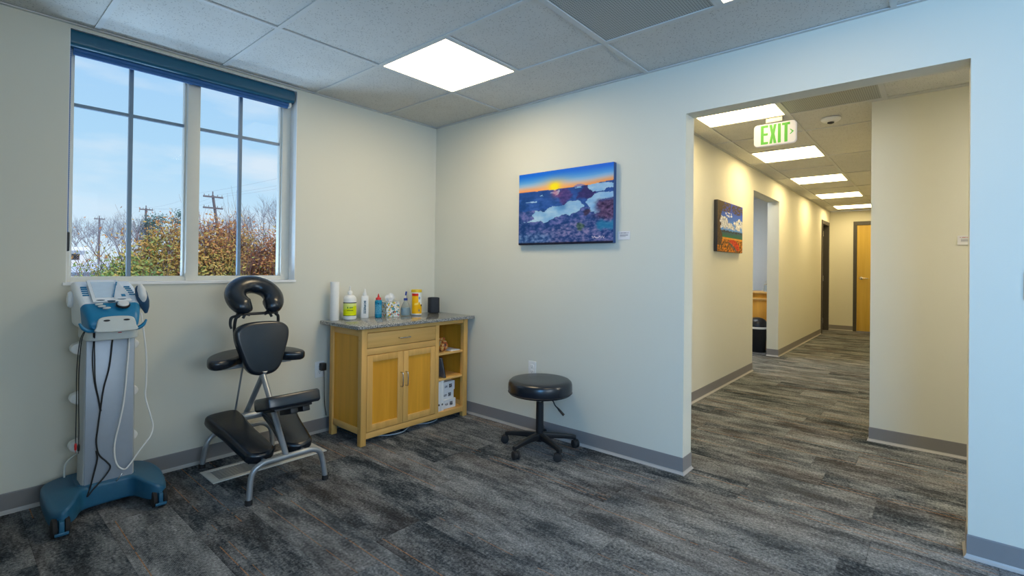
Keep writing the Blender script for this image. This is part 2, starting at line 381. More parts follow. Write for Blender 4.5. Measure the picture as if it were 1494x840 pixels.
struct('wall_rear', wb, WALL)
# hallway walls
HO0, HO1, HOT = 3.53, 4.822, 2.179
DO0, DO1, DOT = 8.27, 9.02, 2.15
wh = MB(); y1 = YL+.149
wh.box((TK, YL, 0), (HO0, y1, H)).box((HO0, YL, HOT), (HO1, y1, H)).box((HO1, YL, 0), (DO0, y1, H)).box((DO0, YL, DOT), (DO1, y1, H)).box((DO1, YL, 0), (XE+.15, y1, H))
struct('wall_hallway_left', wh, WALL)
wh = MB(); wh.box((XR, YR-.15, 0), (XE+.15, YR, H)); wh.box((XR, RY, 0), (XR+.15, YR-.15, H))
struct('wall_hallway_right', wh, WALL)
EDL, EDR = -2.175, -3.0
we = MB(); we.box((XE, YL, 0), (XE+.15, EDL+.01, H)).box((XE, EDL+.01, 2.165), (XE+.15, YR, H)).box((XE, YR-.15, 0), (XE+.15, EDR, H))
struct('wall_hallway_end', we, WALL)
# side room behind the hallway opening
struct('wall_side_room_far', MB().box((LX, y1, 0), (LX+.12, 0, H)), WHITE_WALL)
struct('wall_side_room_near', MB().box((2.6, y1, 0), (2.72, 0, H)), WHITE_WALL)
# small dark room behind the hall door
struct('wall_closet', MB().box((8.0, y1+1.2, 0), (9.36, y1+1.3, H)).box((7.9, y1, 0), (8.0, y1+1.3, H)).box((9.36, y1, 0), (9.46, y1+1.3, H)), WALL)

# ceiling: tiles sheet with its grid
def ceil_sheet(x0, y0, x1, y1_, holes, z=H+.006):
    xs = sorted({x0, x1, *[h for a in holes for h in (a[0], a[2])]}); ys_ = sorted({y0, y1_, *[h for a in holes for h in (a[1], a[3])]})
    mb = MB()
    for i in range(len(xs)-1):
        for j in range(len(ys_)-1):
            cx, cy = (xs[i]+xs[i+1])/2, (ys_[j]+ys_[j+1])/2
            if any(a[0] < cx < a[2] and a[1] < cy < a[3] for a in holes): continue
            mb.box((xs[i], ys_[j], z), (xs[i+1], ys_[j+1], z+.02))
    return mb
T = .6096; gx, gy = -.5301, -.7861
rl1 = (gx-T, gy-T, gx, gy); rl2 = (gx-T, gy-4*T, gx, gy-3*T); rg = (gx-T, gy-3*T, gx, gy-2*T)
hx0 = .852; hy0, hy1 = -1.885, -2.4946
hl = [(hx0+3*T*k, hy1, hx0+3*T*k+T, hy0) for k in range(5)]
hg = (hx0, hy1-T, hx0+T, hy1)
sl = (4.3, -1.25, 4.3+T, -1.25+T); ll = (hx0-.3, -4.94, hx0-.3+T, -4.94+T)
holes = [rl1, rl2, rg , *hl, hg, sl]
cmb = ceil_sheet(RX, RY, 0, 0, [rl1, rl2, rg]); 
ceil = struct('ceiling', cmb, TILE)
hc = ceil_sheet(TK, RY, XE, y1, [*hl, hg, ll])
for f_ in (hc, ceil_sheet(2.72, y1, LX, 0, [sl]), ceil_sheet(8.0, y1, 9.36, y1+1.2, [])):
    pass
hall_c = struct('ceiling_hallway', hc, TILE)
struct('ceiling_side_room', ceil_sheet(2.72, y1, LX, 0, [sl]), WHITE_WALL)
struct('ceiling_closet', ceil_sheet(8.0, y1, 9.36, y1+1.2, []), WALL)
struct('ceiling_slab', MB().box((RX-.2, RY-.2, H+.12), (10.4, .2, H+.2)), WALL)
gb = MB(); hw = .012
def gxl(mb, x, ya, yb): mb.box((x-hw, ya, H-.001), (x+hw, yb, H+.0055))
def gyl(mb, y, xa, xb): mb.box((xa, y-hw, H-.0015), (xb, y+hw, H+.005))
k = 0
while gx-k*T > RX: gxl(gb, gx-k*T, RY, 0); k += 1
for k in range(5): gyl(gb, gy-2*T*k, RX, 0)
for yy in (gy-T, gy-3*T): gyl(gb, yy, gx-T, gx)
gb.box((RX, -.022, H-.002), (0, 0, H+.004)).box((-.022, RY, H-.002), (0, 0, H+.004))
struct('ceiling_grid', gb, GRID, ceil)
gb = MB()
for y in (hy0, hy1, hy1-T): gyl(gb, y, TK, XE if y > -3 else XR)
gyl(gb, hy1-2*T, TK, XR)
for k in range(-1, 15):
    x = hx0+T*k
    if x < XE and x > TK: gxl(gb, x, hy1, hy0)
    if k % 2 == 0 and TK < x < XE: gxl(gb, x, hy0, YL); gxl(gb, x, YR if x > XR+.1 else hy1-T, hy1)
gxl(gb, hx0+T, RY, hy1); gxl(gb, hx0, RY, hy1)
gb.box((TK, YL-.022, H-.002), (XE, YL, H+.004)).box((XR, YR, H-.002), (XE, YR+.022, H+.004)).box((XR-.022, RY, H-.002), (XR, YR+.022, H+.004)).box((TK, RY, H-.002), (TK+.022, YL, H+.004))
struct('ceiling_grid', gb, GRID, hall_c)

# baseboards: swept cove profile
def baseboard(name, path, side=1):
    """path in XY; side=+1 puts the profile on the left of the direction of travel"""
    prof = [(0, 0), (.013, 0), (.012, .004), (.007, .010), (.0035, .018), (.003, .095), (.002, .100), (0, .100)]
    P = [Vector(p) for p in path]; n = len(prof); mb = MB(); vs = []
    for i, p in enumerate(P):
        d1 = (P[i]-P[i-1]).normalized() if i else None; d2 = (P[i+1]-P[i]).normalized() if i < len(P)-1 else None
        n1 = Vector((-d1.y, d1.x))*side if d1 else None; n2 = Vector((-d2.y, d2.x))*side if d2 else None
        m = (n1+n2)/(1+n1.dot(n2)) if (n1 and n2) else (n1 or n2)
        for a, z in prof: q_ = p+m*(a+.0005); vs.append((q_.x, q_.y, z+.0005))
    for i in range(len(P)-1):
        for k_ in range(n-1):
            mb.add([vs[i*n+k_], vs[i*n+k_+1], vs[(i+1)*n+k_+1], vs[(i+1)*n+k_]], [(0, 1, 2, 3)], 1 if k_ in (0, 1, 2, 3) else 0)
    o = mb.build(name, [BASEB, TOE_SHEEN]); o['kind'] = 'structure'; return o
baseboard('baseboard_left', [(0, 0), (RX, 0), (RX, RY)], 1)
baseboard('baseboard_right', [(TK, OL+.54), (TK, OL), (0, OL), (0, 0)], 1)
baseboard('baseboard_right', [(0, RY), (0, OR_), (TK, OR_), (TK, RY)], 1)
baseboard('baseboard_rear', [(RX, RY), (0, RY)], 1)
baseboard('baseboard_hallway', [(HO0, y1), (HO0, YL), (TK, YL)], 1)
baseboard('baseboard_hallway', [(DO0-.055, YL), (HO1, YL), (HO1, y1)], 1)
baseboard('baseboard_hallway', [(XE, EDL+.06), (XE, YL), (DO1+.055, YL)], 1)
baseboard('baseboard_hallway', [(XR, RY), (XR, YR), (XE, YR)], 1)

# ------------------------------------------------------------------ windows
yF = .09
win = MB()
win.box((WL-.012, -.008, WB-.010), (WR+.006, -.0005, WB+.004)).box((WL+.0005, -.0005, WB), (WR-.0005, D+.02, WB+.004))
wobj = struct('window_1', win, JAMB)
fr = MB(); z0, z1w = WB+.004, WT
fr.box((WL, yF, z0), (WL+.027, yF+.07, z1w), bev=.004).box((WR-.058, yF, z0), (WR, yF+.07, z1w), bev=.004)
for a, c_ in ((WL+.027, -1.905), (-1.836, WR-.058)): fr.box((a-.001, yF+.002, z0), (c_+.001, yF+.068, z0+.028)).box((a-.001, yF+.002, z1w-.06), (c_+.001, yF+.068, z1w))
fr.box((-1.905, yF-.012, z0), (-1.836, yF+.07, z1w), bev=.005)
for a, c_ in ((WL+.027, -1.905), (-1.836, WR-.058)):     # thin inner stops
    fr.box((a, yF+.02, z0+.028), (a+.008, yF+.06, z1w-.06)).box((c_-.008, yF+.02, z0+.028), (c_, yF+.06, z1w-.06))
struct('window_frame', fr, VINYL, wobj)
mu = MB()
for x in (-2.176, -1.587): mu.box((x-.0095, yF+.028, z0+.028), (x+.0095, yF+.052, z1w-.06))
for a, c_ in ((WL+.035, -1.905-.008), (-1.828, WR-.066)): mu.box((a, yF+.03, 2.048), (c_, yF+.05, 2.066))
struct('muntin', mu, MUNTIN, wobj)
for a, c_ in ((WL+.027, -1.905), (-1.836, WR-.058)):
    struct('glass_pane', MB().box((a, yF+.038, z0+.02), (c_, yF+.042, z1w-.05)), GLASS, wobj)
struct('window_return', MB().box((WR-.002, .0005, WB), (WR, yF, WT)).box((WL, .0005, WB), (WL+.002, yF, WT)).box((WL, .0005, WT-.002), (WR, yF, WT)), JAMB, wobj)
# unseen windows of the room; the rear one is added for fill
w2 = MB()
w2.box((RX-.16, -5.45, .82), (RX-.1, -5.39, 2.38)).box((RX-.16, -4.01, .82), (RX-.1, -3.95, 2.38)).box((RX-.16, -5.45, .82), (RX-.1, -3.95, .88)).box((RX-.16, -5.45, 2.32), (RX-.1, -3.95, 2.38)).box((RX-.16, -4.72, .82), (RX-.1, -4.68, 2.38))
struct('window_2', w2, VINYL)
w3 = MB()
w3.box((-3.2, RY-.16, .85), (-3.14, RY-.1, 2.35)).box((-1.26, RY-.16, .85), (-1.2, RY-.1, 2.35)).box((-3.2, RY-.16, .85), (-1.2, RY-.1, .91)).box((-3.2, RY-.16, 2.29), (-1.2, RY-.1, 2.35)).box((-2.22, RY-.16, .85), (-2.18, RY-.1, 2.35))
struct('window_3_added', w3, VINYL)

# roller shade
sh = thing('roller_shade', (-1.87, .02, 2.33), 'dark roller shade cassette across the top of the window, blue-lit colour', 'window shade')
o_ = Vector(sh.location)
prof = rrect(.082, .086, .022, 5)
Mx = basis((WL+.003, .0405, 2.377), (0, 1, 0), (0, 0, 1))
cas = MB(o_); L = 1.173
vs = [Mx @ Vector((a, c_, 0)) for a, c_ in prof]+[Mx @ Vector((a, c_, L)) for a, c_ in prof]; n = len(prof)
cas.add(vs, [(i, (i+1) % n, n+(i+1) % n, n+i) for i in range(n)]+[tuple(range(n)), tuple(range(n, 2*n))], 0, True)
cas.build('cassette', SHADE, sh)
MB(o_).tube([(WL+.02, .048, 2.328), (WR-.045, .048, 2.328)], .017, 14).box((WL+.02, .040, 2.300), (WR-.045, .056, 2.330), bev=.004).build('shade_cloth_roll', SHADECLOTH, sh)
MB(o_).box((WR-.045, .02, 2.305), (WR-.030, .07, 2.34), bev=.003).build('end_bracket', VINYL, sh)
ch = MB(o_)
for k in range(92): ch.lathe([(.0005, -.0028), (.0026, -.0014), (.0026, .0014), (.0005, .0028)], (WL+.010, .040, 2.33-.0105*k), 6)
ch.tube([(WL+.010, .040, 2.335), (WL+.010, .040, 1.36)], .001, 5); ch.tube([(WL+.010, .062, 2.335), (WL+.010, .062, 1.36)], .0014, 5)
ch.build('bead_chain', SHADECLOTH, sh)
MB(o_).box((WL+.003, .030, 1.27), (WL+.017, .070, 1.37), bev=.004).build('chain_tensioner', BLACKP, sh)

# ------------------------------------------------------------------ ceiling fixtures
def panel(name, r, m, label, group, cat='ceiling light'):
    x0, y0, x1, y1_ = r; t = thing(name, ((x0+x1)/2, (y0+y1_)/2, H-.001), label, cat, group); o = t.location
    f = MB(o); e_ = .02; d_ = .012
    f.box((x0+d_, y0+d_, H-.001), (x1-d_, y0+e_, H+.03)).box((x0+d_, y1_-e_, H-.001), (x1-d_, y1_-d_, H+.03)).box((x0+d_, y0+e_, H-.001), (x0+e_, y1_-e_, H+.03)).box((x1-e_, y0+e_, H-.001), (x1-d_, y1_-e_, H+.03))
    f.build('frame', GRID, t)
    MB(o).box((x0+e_, y0+e_, H+.004), (x1-e_, y1_-e_, H+.008)).build('diffuser', m, t)
    MB(o).box((x0+d_, y0+d_, H+.03), (x1-d_, y1_-d_, H+.045)).build('housing', GRID, t)
    return t
panel('ceiling_light', rl1, ROOM_DIFF, 'square flush ceiling light panel glowing warm over the room corner', 'room ceiling lights')
panel('ceiling_light', rl2, ROOM_DIFF_DIM, 'ceiling light panel cut by the top edge of the photo beside the grille', 'room ceiling lights')
HLAB = ['glowing hallway ceiling panel nearest, just inside the opening by the exit sign', 'second glowing hallway ceiling panel, just below the exit sign in view', 'third of the five glowing hallway ceiling panels', 'fourth of the five glowing hallway ceiling panels', 'farthest glowing hallway ceiling panel, in front of the end wall']
for r, l_ in zip(hl, HLAB): panel('ceiling_light', r, HALL_DIFF, l_, 'hallway ceiling lights')
panel('ceiling_light', ll, LOBBY_FILL, 'added unseen ceiling light panel in the lobby, brightening the wall behind the opening', 'hallway ceiling lights')
panel('ceiling_light', sl, SIDE_FILL, 'added unseen ceiling light panel brightening the side room off the hallway', 'added side room light')
def grille(r, label):
    x0, y0, x1, y1_ = r; t = thing('air_grille', ((x0+x1)/2, (y0+y1_)/2, H), label, 'air vent', 'ceiling return grilles'); o = t.location
    MB(o).box((x0+.013, y0+.013, H+.003), (x1-.013, y1_-.013, H+.007)).build('grille_face', GRILLE, t)
    MB(o).lathe([(.14, .02), (.15, .05), (.15, .12)], ((x0+x1)/2, (y0+y1_)/2, H), 24, cap=False).build('duct_collar', DARK, t)
    f = MB(o); f.box((x0+.012, y0+.012, H-.002), (x0+.02, y1_-.012, H+.01)).box((x1-.02, y0+.012, H-.002), (x1-.012, y1_-.012, H+.01)).box((x0+.02, y0+.012, H-.002), (x1-.02, y0+.02, H+.01)).box((x0+.02, y1_-.02, H-.002), (x1-.02, y1_-.012, H+.01)); f.build('frame', GRID, t)
grille(rg, 'square fine-mesh return grille in the room ceiling at the top of the photo')
grille(hg, 'grey-green mesh grille in the hallway ceiling right of the nearest light')
# smoke detector
t = thing('smoke_detector', (1.775, -2.735, H), 'round white smoke detector on the hallway ceiling right of the exit sign', 'smoke detector'); o = t.location
MB(o).lathe([(.068, 0), (.070, -.006), (.066, -.016), (.052, -.026), (.034, -.031)], o, 32).build('body', WHITEP, t)
MB(o).lathe([(.024, -.029), (.023, -.038), (.014, -.042)], o, 20).build('sensor', DARK, t)

# exit sign
t = thing('exit_sign', (1.48, -2.395, H), 'white exit sign with green EXIT letters and right arrow hanging in the hallway', 'exit sign'); o = t.location
Ms = basis((1.462, -2.398, 2.306), (0, -1, 0), (0, 0, 1))      # local z -> -x (to the room)
MB(o).pad(rrect(.306, .176, .028, 6), .036, .005, Ms @ Matrix.Translation((0, 0, -.036))).build('sign_housing', SIGNW, t)
MB(o).box((1.452, -2.455, 2.397), (1.51, -2.335, 2.4375), bev=.004).cyl((1.480, -2.40, 0), .002, 2.41, 2.42).build('ceiling_mount', mat('sign_mount_grey', (.30, .30, .29), .5), t)
def poly(mb, pts, d_=.0012):
    n = len(pts); vs = [(a, c_, .0005) for a, c_ in pts]+[(a, c_, d_) for a, c_ in pts]
    mb.add(vs, [tuple(range(n-1, -1, -1)), tuple(range(n, 2*n))]+[(i, (i+1) % n, n+(i+1) % n, n+i) for i in range(n)], 0, False, Ms)
LT = MB(o); hh = .076; xo = -.098
def rect(a, c_, d_, e_): poly(LT, [(a, c_), (d_, c_), (d_, e_), (a, e_)])
rect(xo-.002, -hh, xo+.020, hh); rect(xo+.020, hh-.019, xo+.052, hh); rect(xo+.020, -.006, xo+.050, .013); rect(xo+.020, -hh, xo+.052, -hh+.019)
a = xo+.062
poly(LT, [(a-.002, -hh), (a+.019, -hh), (a+.0245, -.034), (a+.030, -hh), (a+.051, -hh), (a+.037, 0), (a+.051, hh), (a+.030, hh), (a+.0245, .034), (a+.019, hh), (a-.002, hh), (a+.012, 0)])
a = xo+.123; rect(a-.001, -hh, a+.021, hh)
a = xo+.152; rect(a, hh-.019, a+.056, hh); rect(a+.017, -hh, a+.039, hh-.019)
LT.build('exit_lettering', GREEN, t)
AR = MB(o); 
for sgn in (1, -1):
    pts = [(xo+.205, sgn*.020), (xo+.213, sgn*.020), (xo+.235, 0), (xo+.222, 0)]
    n = 4; AR.add([(p[0], p[1], .0005) for p in pts]+[(p[0], p[1], .0012) for p in pts], [(3, 2, 1, 0), (4, 5, 6, 7)]+[(i, (i+1) % n, n+(i+1) % n, n+i) for i in range(n)], 0, False, Ms)
AR.build('arrow', GREEN, t)

# ------------------------------------------------------------------ hallway doors
def door_frame(name, mb, m): return struct(name, mb, m)
f = MB(); w_ = .05
f.box((DO0-w_, YL-.014, 0), (DO0, YL, DOT+w_)).box((DO1, YL-.014, 0), (DO1+w_, YL, DOT+w_)).box((DO0, YL-.014, DOT), (DO1, YL, DOT+w_))
f.box((DO0, YL-.014, 0), (DO0+.02, y1+.012, DOT)).box((DO1-.02, YL-.014, 0), (DO1, y1+.012, DOT)).box((DO0+.02, YL-.014, DOT-.02), (DO1-.02, y1+.012, DOT))
f.box((DO0+.02, y1-.06, 0), (DO0+.032, y1-.03, DOT-.02)).box((DO1-.032, y1-.06, 0), (DO1-.02, y1-.03, DOT-.02))
d1 = struct('door_1', f, CHARC)
struct('door_leaf', MB().box((DO0+.03, y1+.02, .01), (DO0+.072, y1+.78, DOT-.025)), DOORW, d1)
for z in (.25, 1.07, 1.93): struct('hinge', MB().cyl((DO0+.025, YL-.02, 0), .007, z-.05, z+.05, 10).box((DO0+.0205, YL-.014, z-.05), (DO0+.0235, YL+.05, z+.05)), CHROME, d1)
f = MB()
f.box((XE-.014, EDL, 0), (XE, EDL+.058, 2.165+.05)).box((XE-.014, EDR-.06, 0), (XE, EDR, 2.165+.05)).box((XE-.014, EDR, 2.145), (XE, EDL, 2.165+.05)).box((XE, EDL-.0, 0), (XE+.14, EDL+.01, 2.165)).box((XE+.005, EDR, 2.145), (XE+.14, EDL, 2.165))
d2 = struct('door_2', f, CHARC)
struct('door_leaf', MB().box((XE+.012, EDR, .012), (XE+.055, EDL-.002, 2.143)), DOORW, d2)
hd = MB(); Mh = basis((XE+.012, EDL-.075, 1.075), (0, 1, 0), (0, 0, 1))
hd.lathe([(.033, 0), (.033, .006), (.028, .012), (.011, .014), (.011, .05)], (0, 0, 0), 24, M=Mh @ Matrix.Rotation(PI, 4, 'Y'))
hd.tube([(XE-.040, EDL-.075, 1.075), (XE-.046, EDL-.10, 1.078), (XE-.046, EDL-.15, 1.074), (XE-.04, EDL-.195, 1.070)], .009, 10, smooth_path=5)
struct('door_handle', hd, CHROME, d2)

# ------------------------------------------------------------------ wall plates and cards
def plate(loc, xa, label, w_=.07, h_=.115, kind='outlet'):
    t = thing('wall_outlet' if kind == 'outlet' else 'light_switch', loc, label, 'electrical outlet' if kind == 'outlet' else 'light switch'); o = t.location
    Mp = basis(loc, xa, (0, 0, 1))
    MB(o).pad(rrect(w_, h_, .004, 3), .006, .002, Mp).build('cover_plate', WHITEP, t)
    if kind == 'outlet':
        for s_ in (-1, 1):
            f = MB(o); g = MB(o); f.pad(rrect(.034, .029, .012, 5, (0, s_*.0195)), .008, .001, Mp)
            for dx in (-.006, .006): g.box((dx-.001, s_*.0195-.001, .008), (dx+.001, s_*.0195+.007, .0084), M=Mp)
            g.cyl((0, s_*.0195-.008, 0), .0025, .008, .0084, 10, M=Mp)
            g.build('slots', DARK, f.build('socket_face', WHITEP, t))
    else:
        f = MB(o); f.pad(rrect(.034, .066, .003, 3), .010, .002, Mp); f.build('rocker', WHITEP, t)
    return t
plate((-.0005, -1.119, .463), (0, -1, 0), 'white wall outlet on the right wall behind the black rolling stool')
plate((-1.075, -.0005, .458), (1, 0, 0), 'white wall outlet left of the wooden cabinet with a black plug in it')
plate((-.0005, -3.685, 1.165), (0, -1, 0), 'white switch plate at the right edge of the photo on the near wall', kind='switch')
t = thing('power_adapter', (-1.062, -.02, .478), 'small black plug-in adapter in the outlet left of the cabinet', 'plug'); o = t.location
MB(o).box((-1.083, -.048, .452), (-1.043, -.009, .506), bev=.006).build('adapter_body', BLACKP, t)
MB(o).tube([(-1.055, -.03, .453), (-1.052, -.03, .38), (-1.045, -.026, .22), (-1.03, -.024, .12)], .003, 8, smooth_path=5).build('power_cord', BLACKP, t)
def card(loc, xa, w_, h_, label, red):
    t = thing('info_card', loc, label, 'label card'); o = t.location; Mp = basis(loc, xa, (0, 0, 1))
    def fn(u, v):
        c = (.86, .86, .87); 
        if .76 < v < .86 and .12 < u < .9 and nz(u*38, v*7, 3) > -.12: c = (.65, .25, .25) if red else (.25, .25, .3)
        for r_ in (.62, .50, .38):
            if abs(v-r_) < .03 and .18 < u < .86-.2*(r_ < .4) and nz(u*60, r_*50, 1) > -.1: c = (.55, .56, .6)
        return c
    MB(o).box((-w_/2, -h_/2, 0), (w_/2, h_/2, .003), M=Mp).build('card_stock', PAPER, t)
    painted('card_print', w_*.98, h_*.98, 60, 36, fn, Mp @ Matrix.Translation((0, 0, .0034)), PRINT, t, o)
card((-.0005, -1.855, 1.428), (0, -1, 0), .085, .054, 'small white info card beside the sunset canvas on the right wall', False)
card((XR-.0005, -3.533, 1.427), (0, -1, 0), .095, .062, 'small white info card with red heading on the wall seen through the opening', True)

# ------------------------------------------------------------------ pictures
def canvas(name, c, xa, w_, h_, d_, fn, nx, ny, label, edgemat):
    t = thing(name, c, label, 'picture'); o = t.location; Mp = basis(c, xa, (0, 0, 1))
    MB(o).box((-w_/2, -h_/2, .0005), (w_/2, h_/2, d_), bev=.003, M=Mp).build('canvas_body', edgemat, t)
    painted('canvas_print', w_-.002, h_-.002, nx, ny, fn, Mp @ Matrix.Translation((0, 0, d_+.0006)), PRINT, t, o)
    return t
def inblob(u, v, pts):
    k = False; j = len(pts)-1
    for i in range(len(pts)):
        (a, b_), (c_, d_) = pts[i], pts[j]
        if (b_ > v) != (d_ > v) and u < (c_-a)*(v-b_)/(d_-b_)+a: k = not k
        j = i
    return k
WAT = [[(.02, .31), (.13, .33), (.17, .37), (.20, .47), (.30, .45), (.36, .50), (.44, .50), (.56, .55), (.66, .56), (.71, .50), (.73, .48), (.66, .42), (.52, .38), (.44, .37), (.36, .32), (.30, .29), (.26, .33), (.18, .32)],
       [(.73, .52), (.77, .60), (.88, .64), (1, .63), (1, .57), (.90, .56), (.84, .50), (.88, .44), (.84, .38), (.79, .40), (.77, .48)],
       [(.76, .75), (.84, .77), (1, .74), (1, .69), (.90, .66), (.82, .65), (.77, .68)], [(.08, .585), (.15, .60), (.21, .60), (.20, .575)],
       [(.36, .70), (.45, .72), (.46, .68), (.42, .665)], [(.60, .735), (.68, .745), (.69, .725)], [(.25, .675), (.29, .68), (.29, .66)]]
def sunset(u, v):
    w1 = nz(u*11, v*13, 2, 5); w2 = nz(u*11+7, v*13, 6, 5); n_ = nz(u*26, v*30, 5, 4)*.5; n2 = nz(u*8, v*10, 8, 5)*.8
    hz = .742+.016*sstep(.5, 1, u)+.02*sstep(.75, 1, u)+.003*w1
    if v > hz:
        t_ = (v-hz)/(1-hz)
        lo = lerp((.98, .60, .30), (.72, .74, .80), t_/.32); c = lerp(lo, (.42, .66, .86), (t_-.22)/.25); c = lerp(c, (.03, .40, .84), (t_-.42)/.45)
        g_ = math.exp(-((u-.41)/.055)**2-((v-hz-.035)/.055)**2); h_ = math.exp(-((u-.41)/.16)**2-((v-hz-.04)/.11)**2)
        c = lerp(c, (.98, .70, .40), h_*.7); c = lerp(c, (1, .90, .10), g_*1.4)
        if abs(u-.67) < .065 and v < hz+.030*(1-((u-.67)/.065)**2): c = lerp(c, (.48, .46, .68), .8)
        return c
    uu, vv = u+w1*.030, v+w2*.026
    k = .5+n2+n_*.7
    c = lerp((.08, .26, .50), (.22, .38, .68), k)                       # blue plateaus
    if vv < .47: c = lerp((.08, .24, .46), (.44, .44, .68), .45+n2+n_*1.2)
    if vv > .64: c = lerp(c, (.10, .26, .52), .5)
    m = sstep(.10, .05, abs(uu-.52)+.4*abs(vv-.66)); c = lerp(c, lerp((.22, .18, .40), (.38, .26, .50), .5+n_*1.4), m*.85)
    m = sstep(.06, .035, abs(uu-.755)-.05*(.72-vv)/.1)*sstep(.56, .60, vv)*sstep(.80, .77, vv); c = lerp(c, lerp((.12, .13, .34), (.26, .20, .42), .5+n_), m*.9)
    for q_, p in enumerate(WAT):
        if inblob(uu, vv, p):
            c = lerp((.46, .66, .84), (.68, .80, .88), .5+n2)
            if q_ == 0: c = lerp(c, (.22, .44, .70), .7*math.exp(-((u-.50)/.05)**2)*sstep(.42, .50, v))
    m = sstep(.055, .03, math.hypot((uu-.755), (vv-.40)*1.2)); c = lerp(c, lerp((.14, .14, .26), (.36, .28, .38), .5+n_), m)
    m = sstep(.80, .88, uu)*sstep(.26, .32, vv)*sstep(.58, .50, vv-.10*(uu-.85)); c = lerp(c, lerp((.16, .12, .26), (.46, .36, .50), .5+n_*1.6), m)
    rk = sstep(.36, .26, vv+.30*max(0, .70-uu)); c = lerp(c, lerp((.12, .24, .46), (.56, .52, .68), .42+n_*1.8+n2*.6), rk*.85)
    m = sstep(.82, .88, uu)*sstep(.15, .19, vv)*sstep(.30, .26, vv); c = lerp(c, (.14, .50, .66), m*.8)
    m = sstep(.055, .03, math.hypot(uu-.69, vv-.21)); c = lerp(c, lerp((.12, .24, .26), (.42, .50, .44), .5+n_*1.5), m)
    m = sstep(.20, .10, vv)*sstep(.45, .30, uu); c = lerp(c, lerp((.12, .28, .50), (.40, .56, .76), .45+n_*2), m*.7)
    c = lerp(c, (.80, .36, .44), .6*math.exp(-((u-.42)/.045)**2-((v-.69)/.06)**2)); c = lerp(c, (1, .80, .55), math.exp(-((u-.415)/.012)**2-((v-hz)/.02)**2))
    c = lerp(c, (.07, .06, .12), sstep(.035, .01, v))
    if .80 < u < .92 and abs(v-.075-.008*math.sin(u*190+2*math.sin(u*70))) < .006: c = (.85, .80, .85)
    return c
canvas('canvas_picture', (-.0005, -1.398, 1.644), (0, -1, 0), .798, .526, .036, sunset, 240, 158, 'wide sunset-over-lakes canvas on the right wall above the stool', mat('canvas_edge_blue', (.03, .08, .22), .6))
def beach(u, v):
    n_ = nz(u*22, v*24, 5, 5); n2 = nz(u*7, v*8, 2)
    if v > .42:
        c = lerp((.30, .55, .88), (.05, .22, .72), (v-.5)/.4)
        cl = .60+.05*math.sin(u*9)+.05*n2
        if .46 < v < cl+.06 and nz(u*8, v*10, 4) > -.22: c = lerp((.60, .63, .70), (.93, .93, .95), .5+n_)
        if (u-.38-(.85-v)*.5)**2/.02+(v-.76)**2/.003 < 1 and n_ > .0: c = (.85, .88, .95)
    elif v > .29: c = lerp((.05, .42, .30), (.10, .30, .42), (v-.29)/.12+n_*.5)
    elif v > .25: c = lerp((.85, .62, .25), (.80, .50, .12), .5+n_)
    else: c = lerp((.28, .18, .03), (.85, .50, .03), .5+n_*1.5)
    if .39 < v < .44 and n_ > -.1: c = (.10, .15, .25)
    if inblob(u, v, [(.42, .21), (.50, .26), (.66, .26), (.84, .17), (.86, .06), (.78, .03), (.68, .10), (.56, .17)]): c = lerp((.60, .12, .03), (.85, .22, .05), .5+n_)
    if inblob(u, v, [(.42, .20), (.56, .16), (.68, .09), (.78, .02), (.74, .0), (.60, .08), (.44, .16)]): c = lerp((.45, .45, .5), (.2, .15, .1), .5+n_)
    if u < .13+.04*math.sin(v*7)+.10*sstep(.55, 1, v)+.05*n2 and v > .12: c = lerp((.20, .13, .09), (.33, .24, .17), .5+n_)
    if v > .80 and u < .5 and n_ > -.15: c = (.24, .17, .11)
    if (u-.78)**2/.06+(v-.90)**2/.012 < 1 and n_ > -.18: c = (.22, .17, .12)
    return c
canvas('canvas_picture', (2.54, YL-.0005, 1.653), (1, 0, 0), .83, .51, .036, beach, 110, 150, 'colourful beach canvas with red boat on the left hallway wall', mat('canvas_edge_black', (.02, .02, .022), .5))

# ------------------------------------------------------------------ floor register
t = thing('floor_register', (-1.55, -.27, 0), 'long white framed floor vent set in the carpet under the massage chair', 'floor vent'); o = t.location
f = MB(o); a = (-1.885, -.375); c_ = (-1.215, -.160); bw = .032
f.box((a[0], a[1], 0), (c_[0], a[1]+bw, .006), bev=.002).box((a[0], c_[1]-bw, 0), (c_[0], c_[1], .006), bev=.002).box((a[0], a[1]+bw, 0), (a[0]+bw+.01, c_[1]-bw, .006), bev=.002).box((c_[0]-bw-.01, a[1]+bw, 0), (c_[0], c_[1]-bw, .006), bev=.002)
f.build('register_frame', REGISTER, t)
g = MB(o); g.box((a[0]+bw, a[1]+bw, .0005), (c_[0]-bw, c_[1]-bw, .002))
for k in range(36): x = a[0]+bw+.012+k*.0163; g.box((x, a[1]+bw, .002), (x+.006, c_[1]-bw, .004))
g.build('register_louvers', REGIN, t)

# ------------------------------------------------------------------ wooden cabinet
X0, X1, Y0, Y1, LEG, ZB, ZS = -1.035, -.050, -.482, -.072, .042, .085, .790
t = thing('storage_cabinet', ((X0+X1)/2, (Y0+Y1)/2, 0), 'honey maple cabinet with granite top, one drawer, two doors and open shelves', 'cabinet'); o = t.location
for x in (X0, X1-LEG):
    for y in (Y0, Y1-LEG): MB(o).box((x, y, 0), (x+LEG, y+LEG, ZS), bev=.003).build('leg', OAK, t)
XI0, XI1 = X0+LEG, X1-LEG; XD0, XD1 = -.388, -.352
yf = Y0+.004
for a_, b2_, x_ in ((.042, ZB-.002, XI1), (.758, ZS, XI1), (.606, .650, XD0)): MB(o).box((XI0, yf, a_), (x_, yf+.022, b2_), bev=.002).build('face_rail', OAKH, t)
MB(o).box((XD0, yf, ZB-.002), (XD1, yf+.022, .758), bev=.002).box((XD0+.008, yf+.022, ZB), (XD1-.008, Y1-.02, .758)).build('divider', OAK, t)
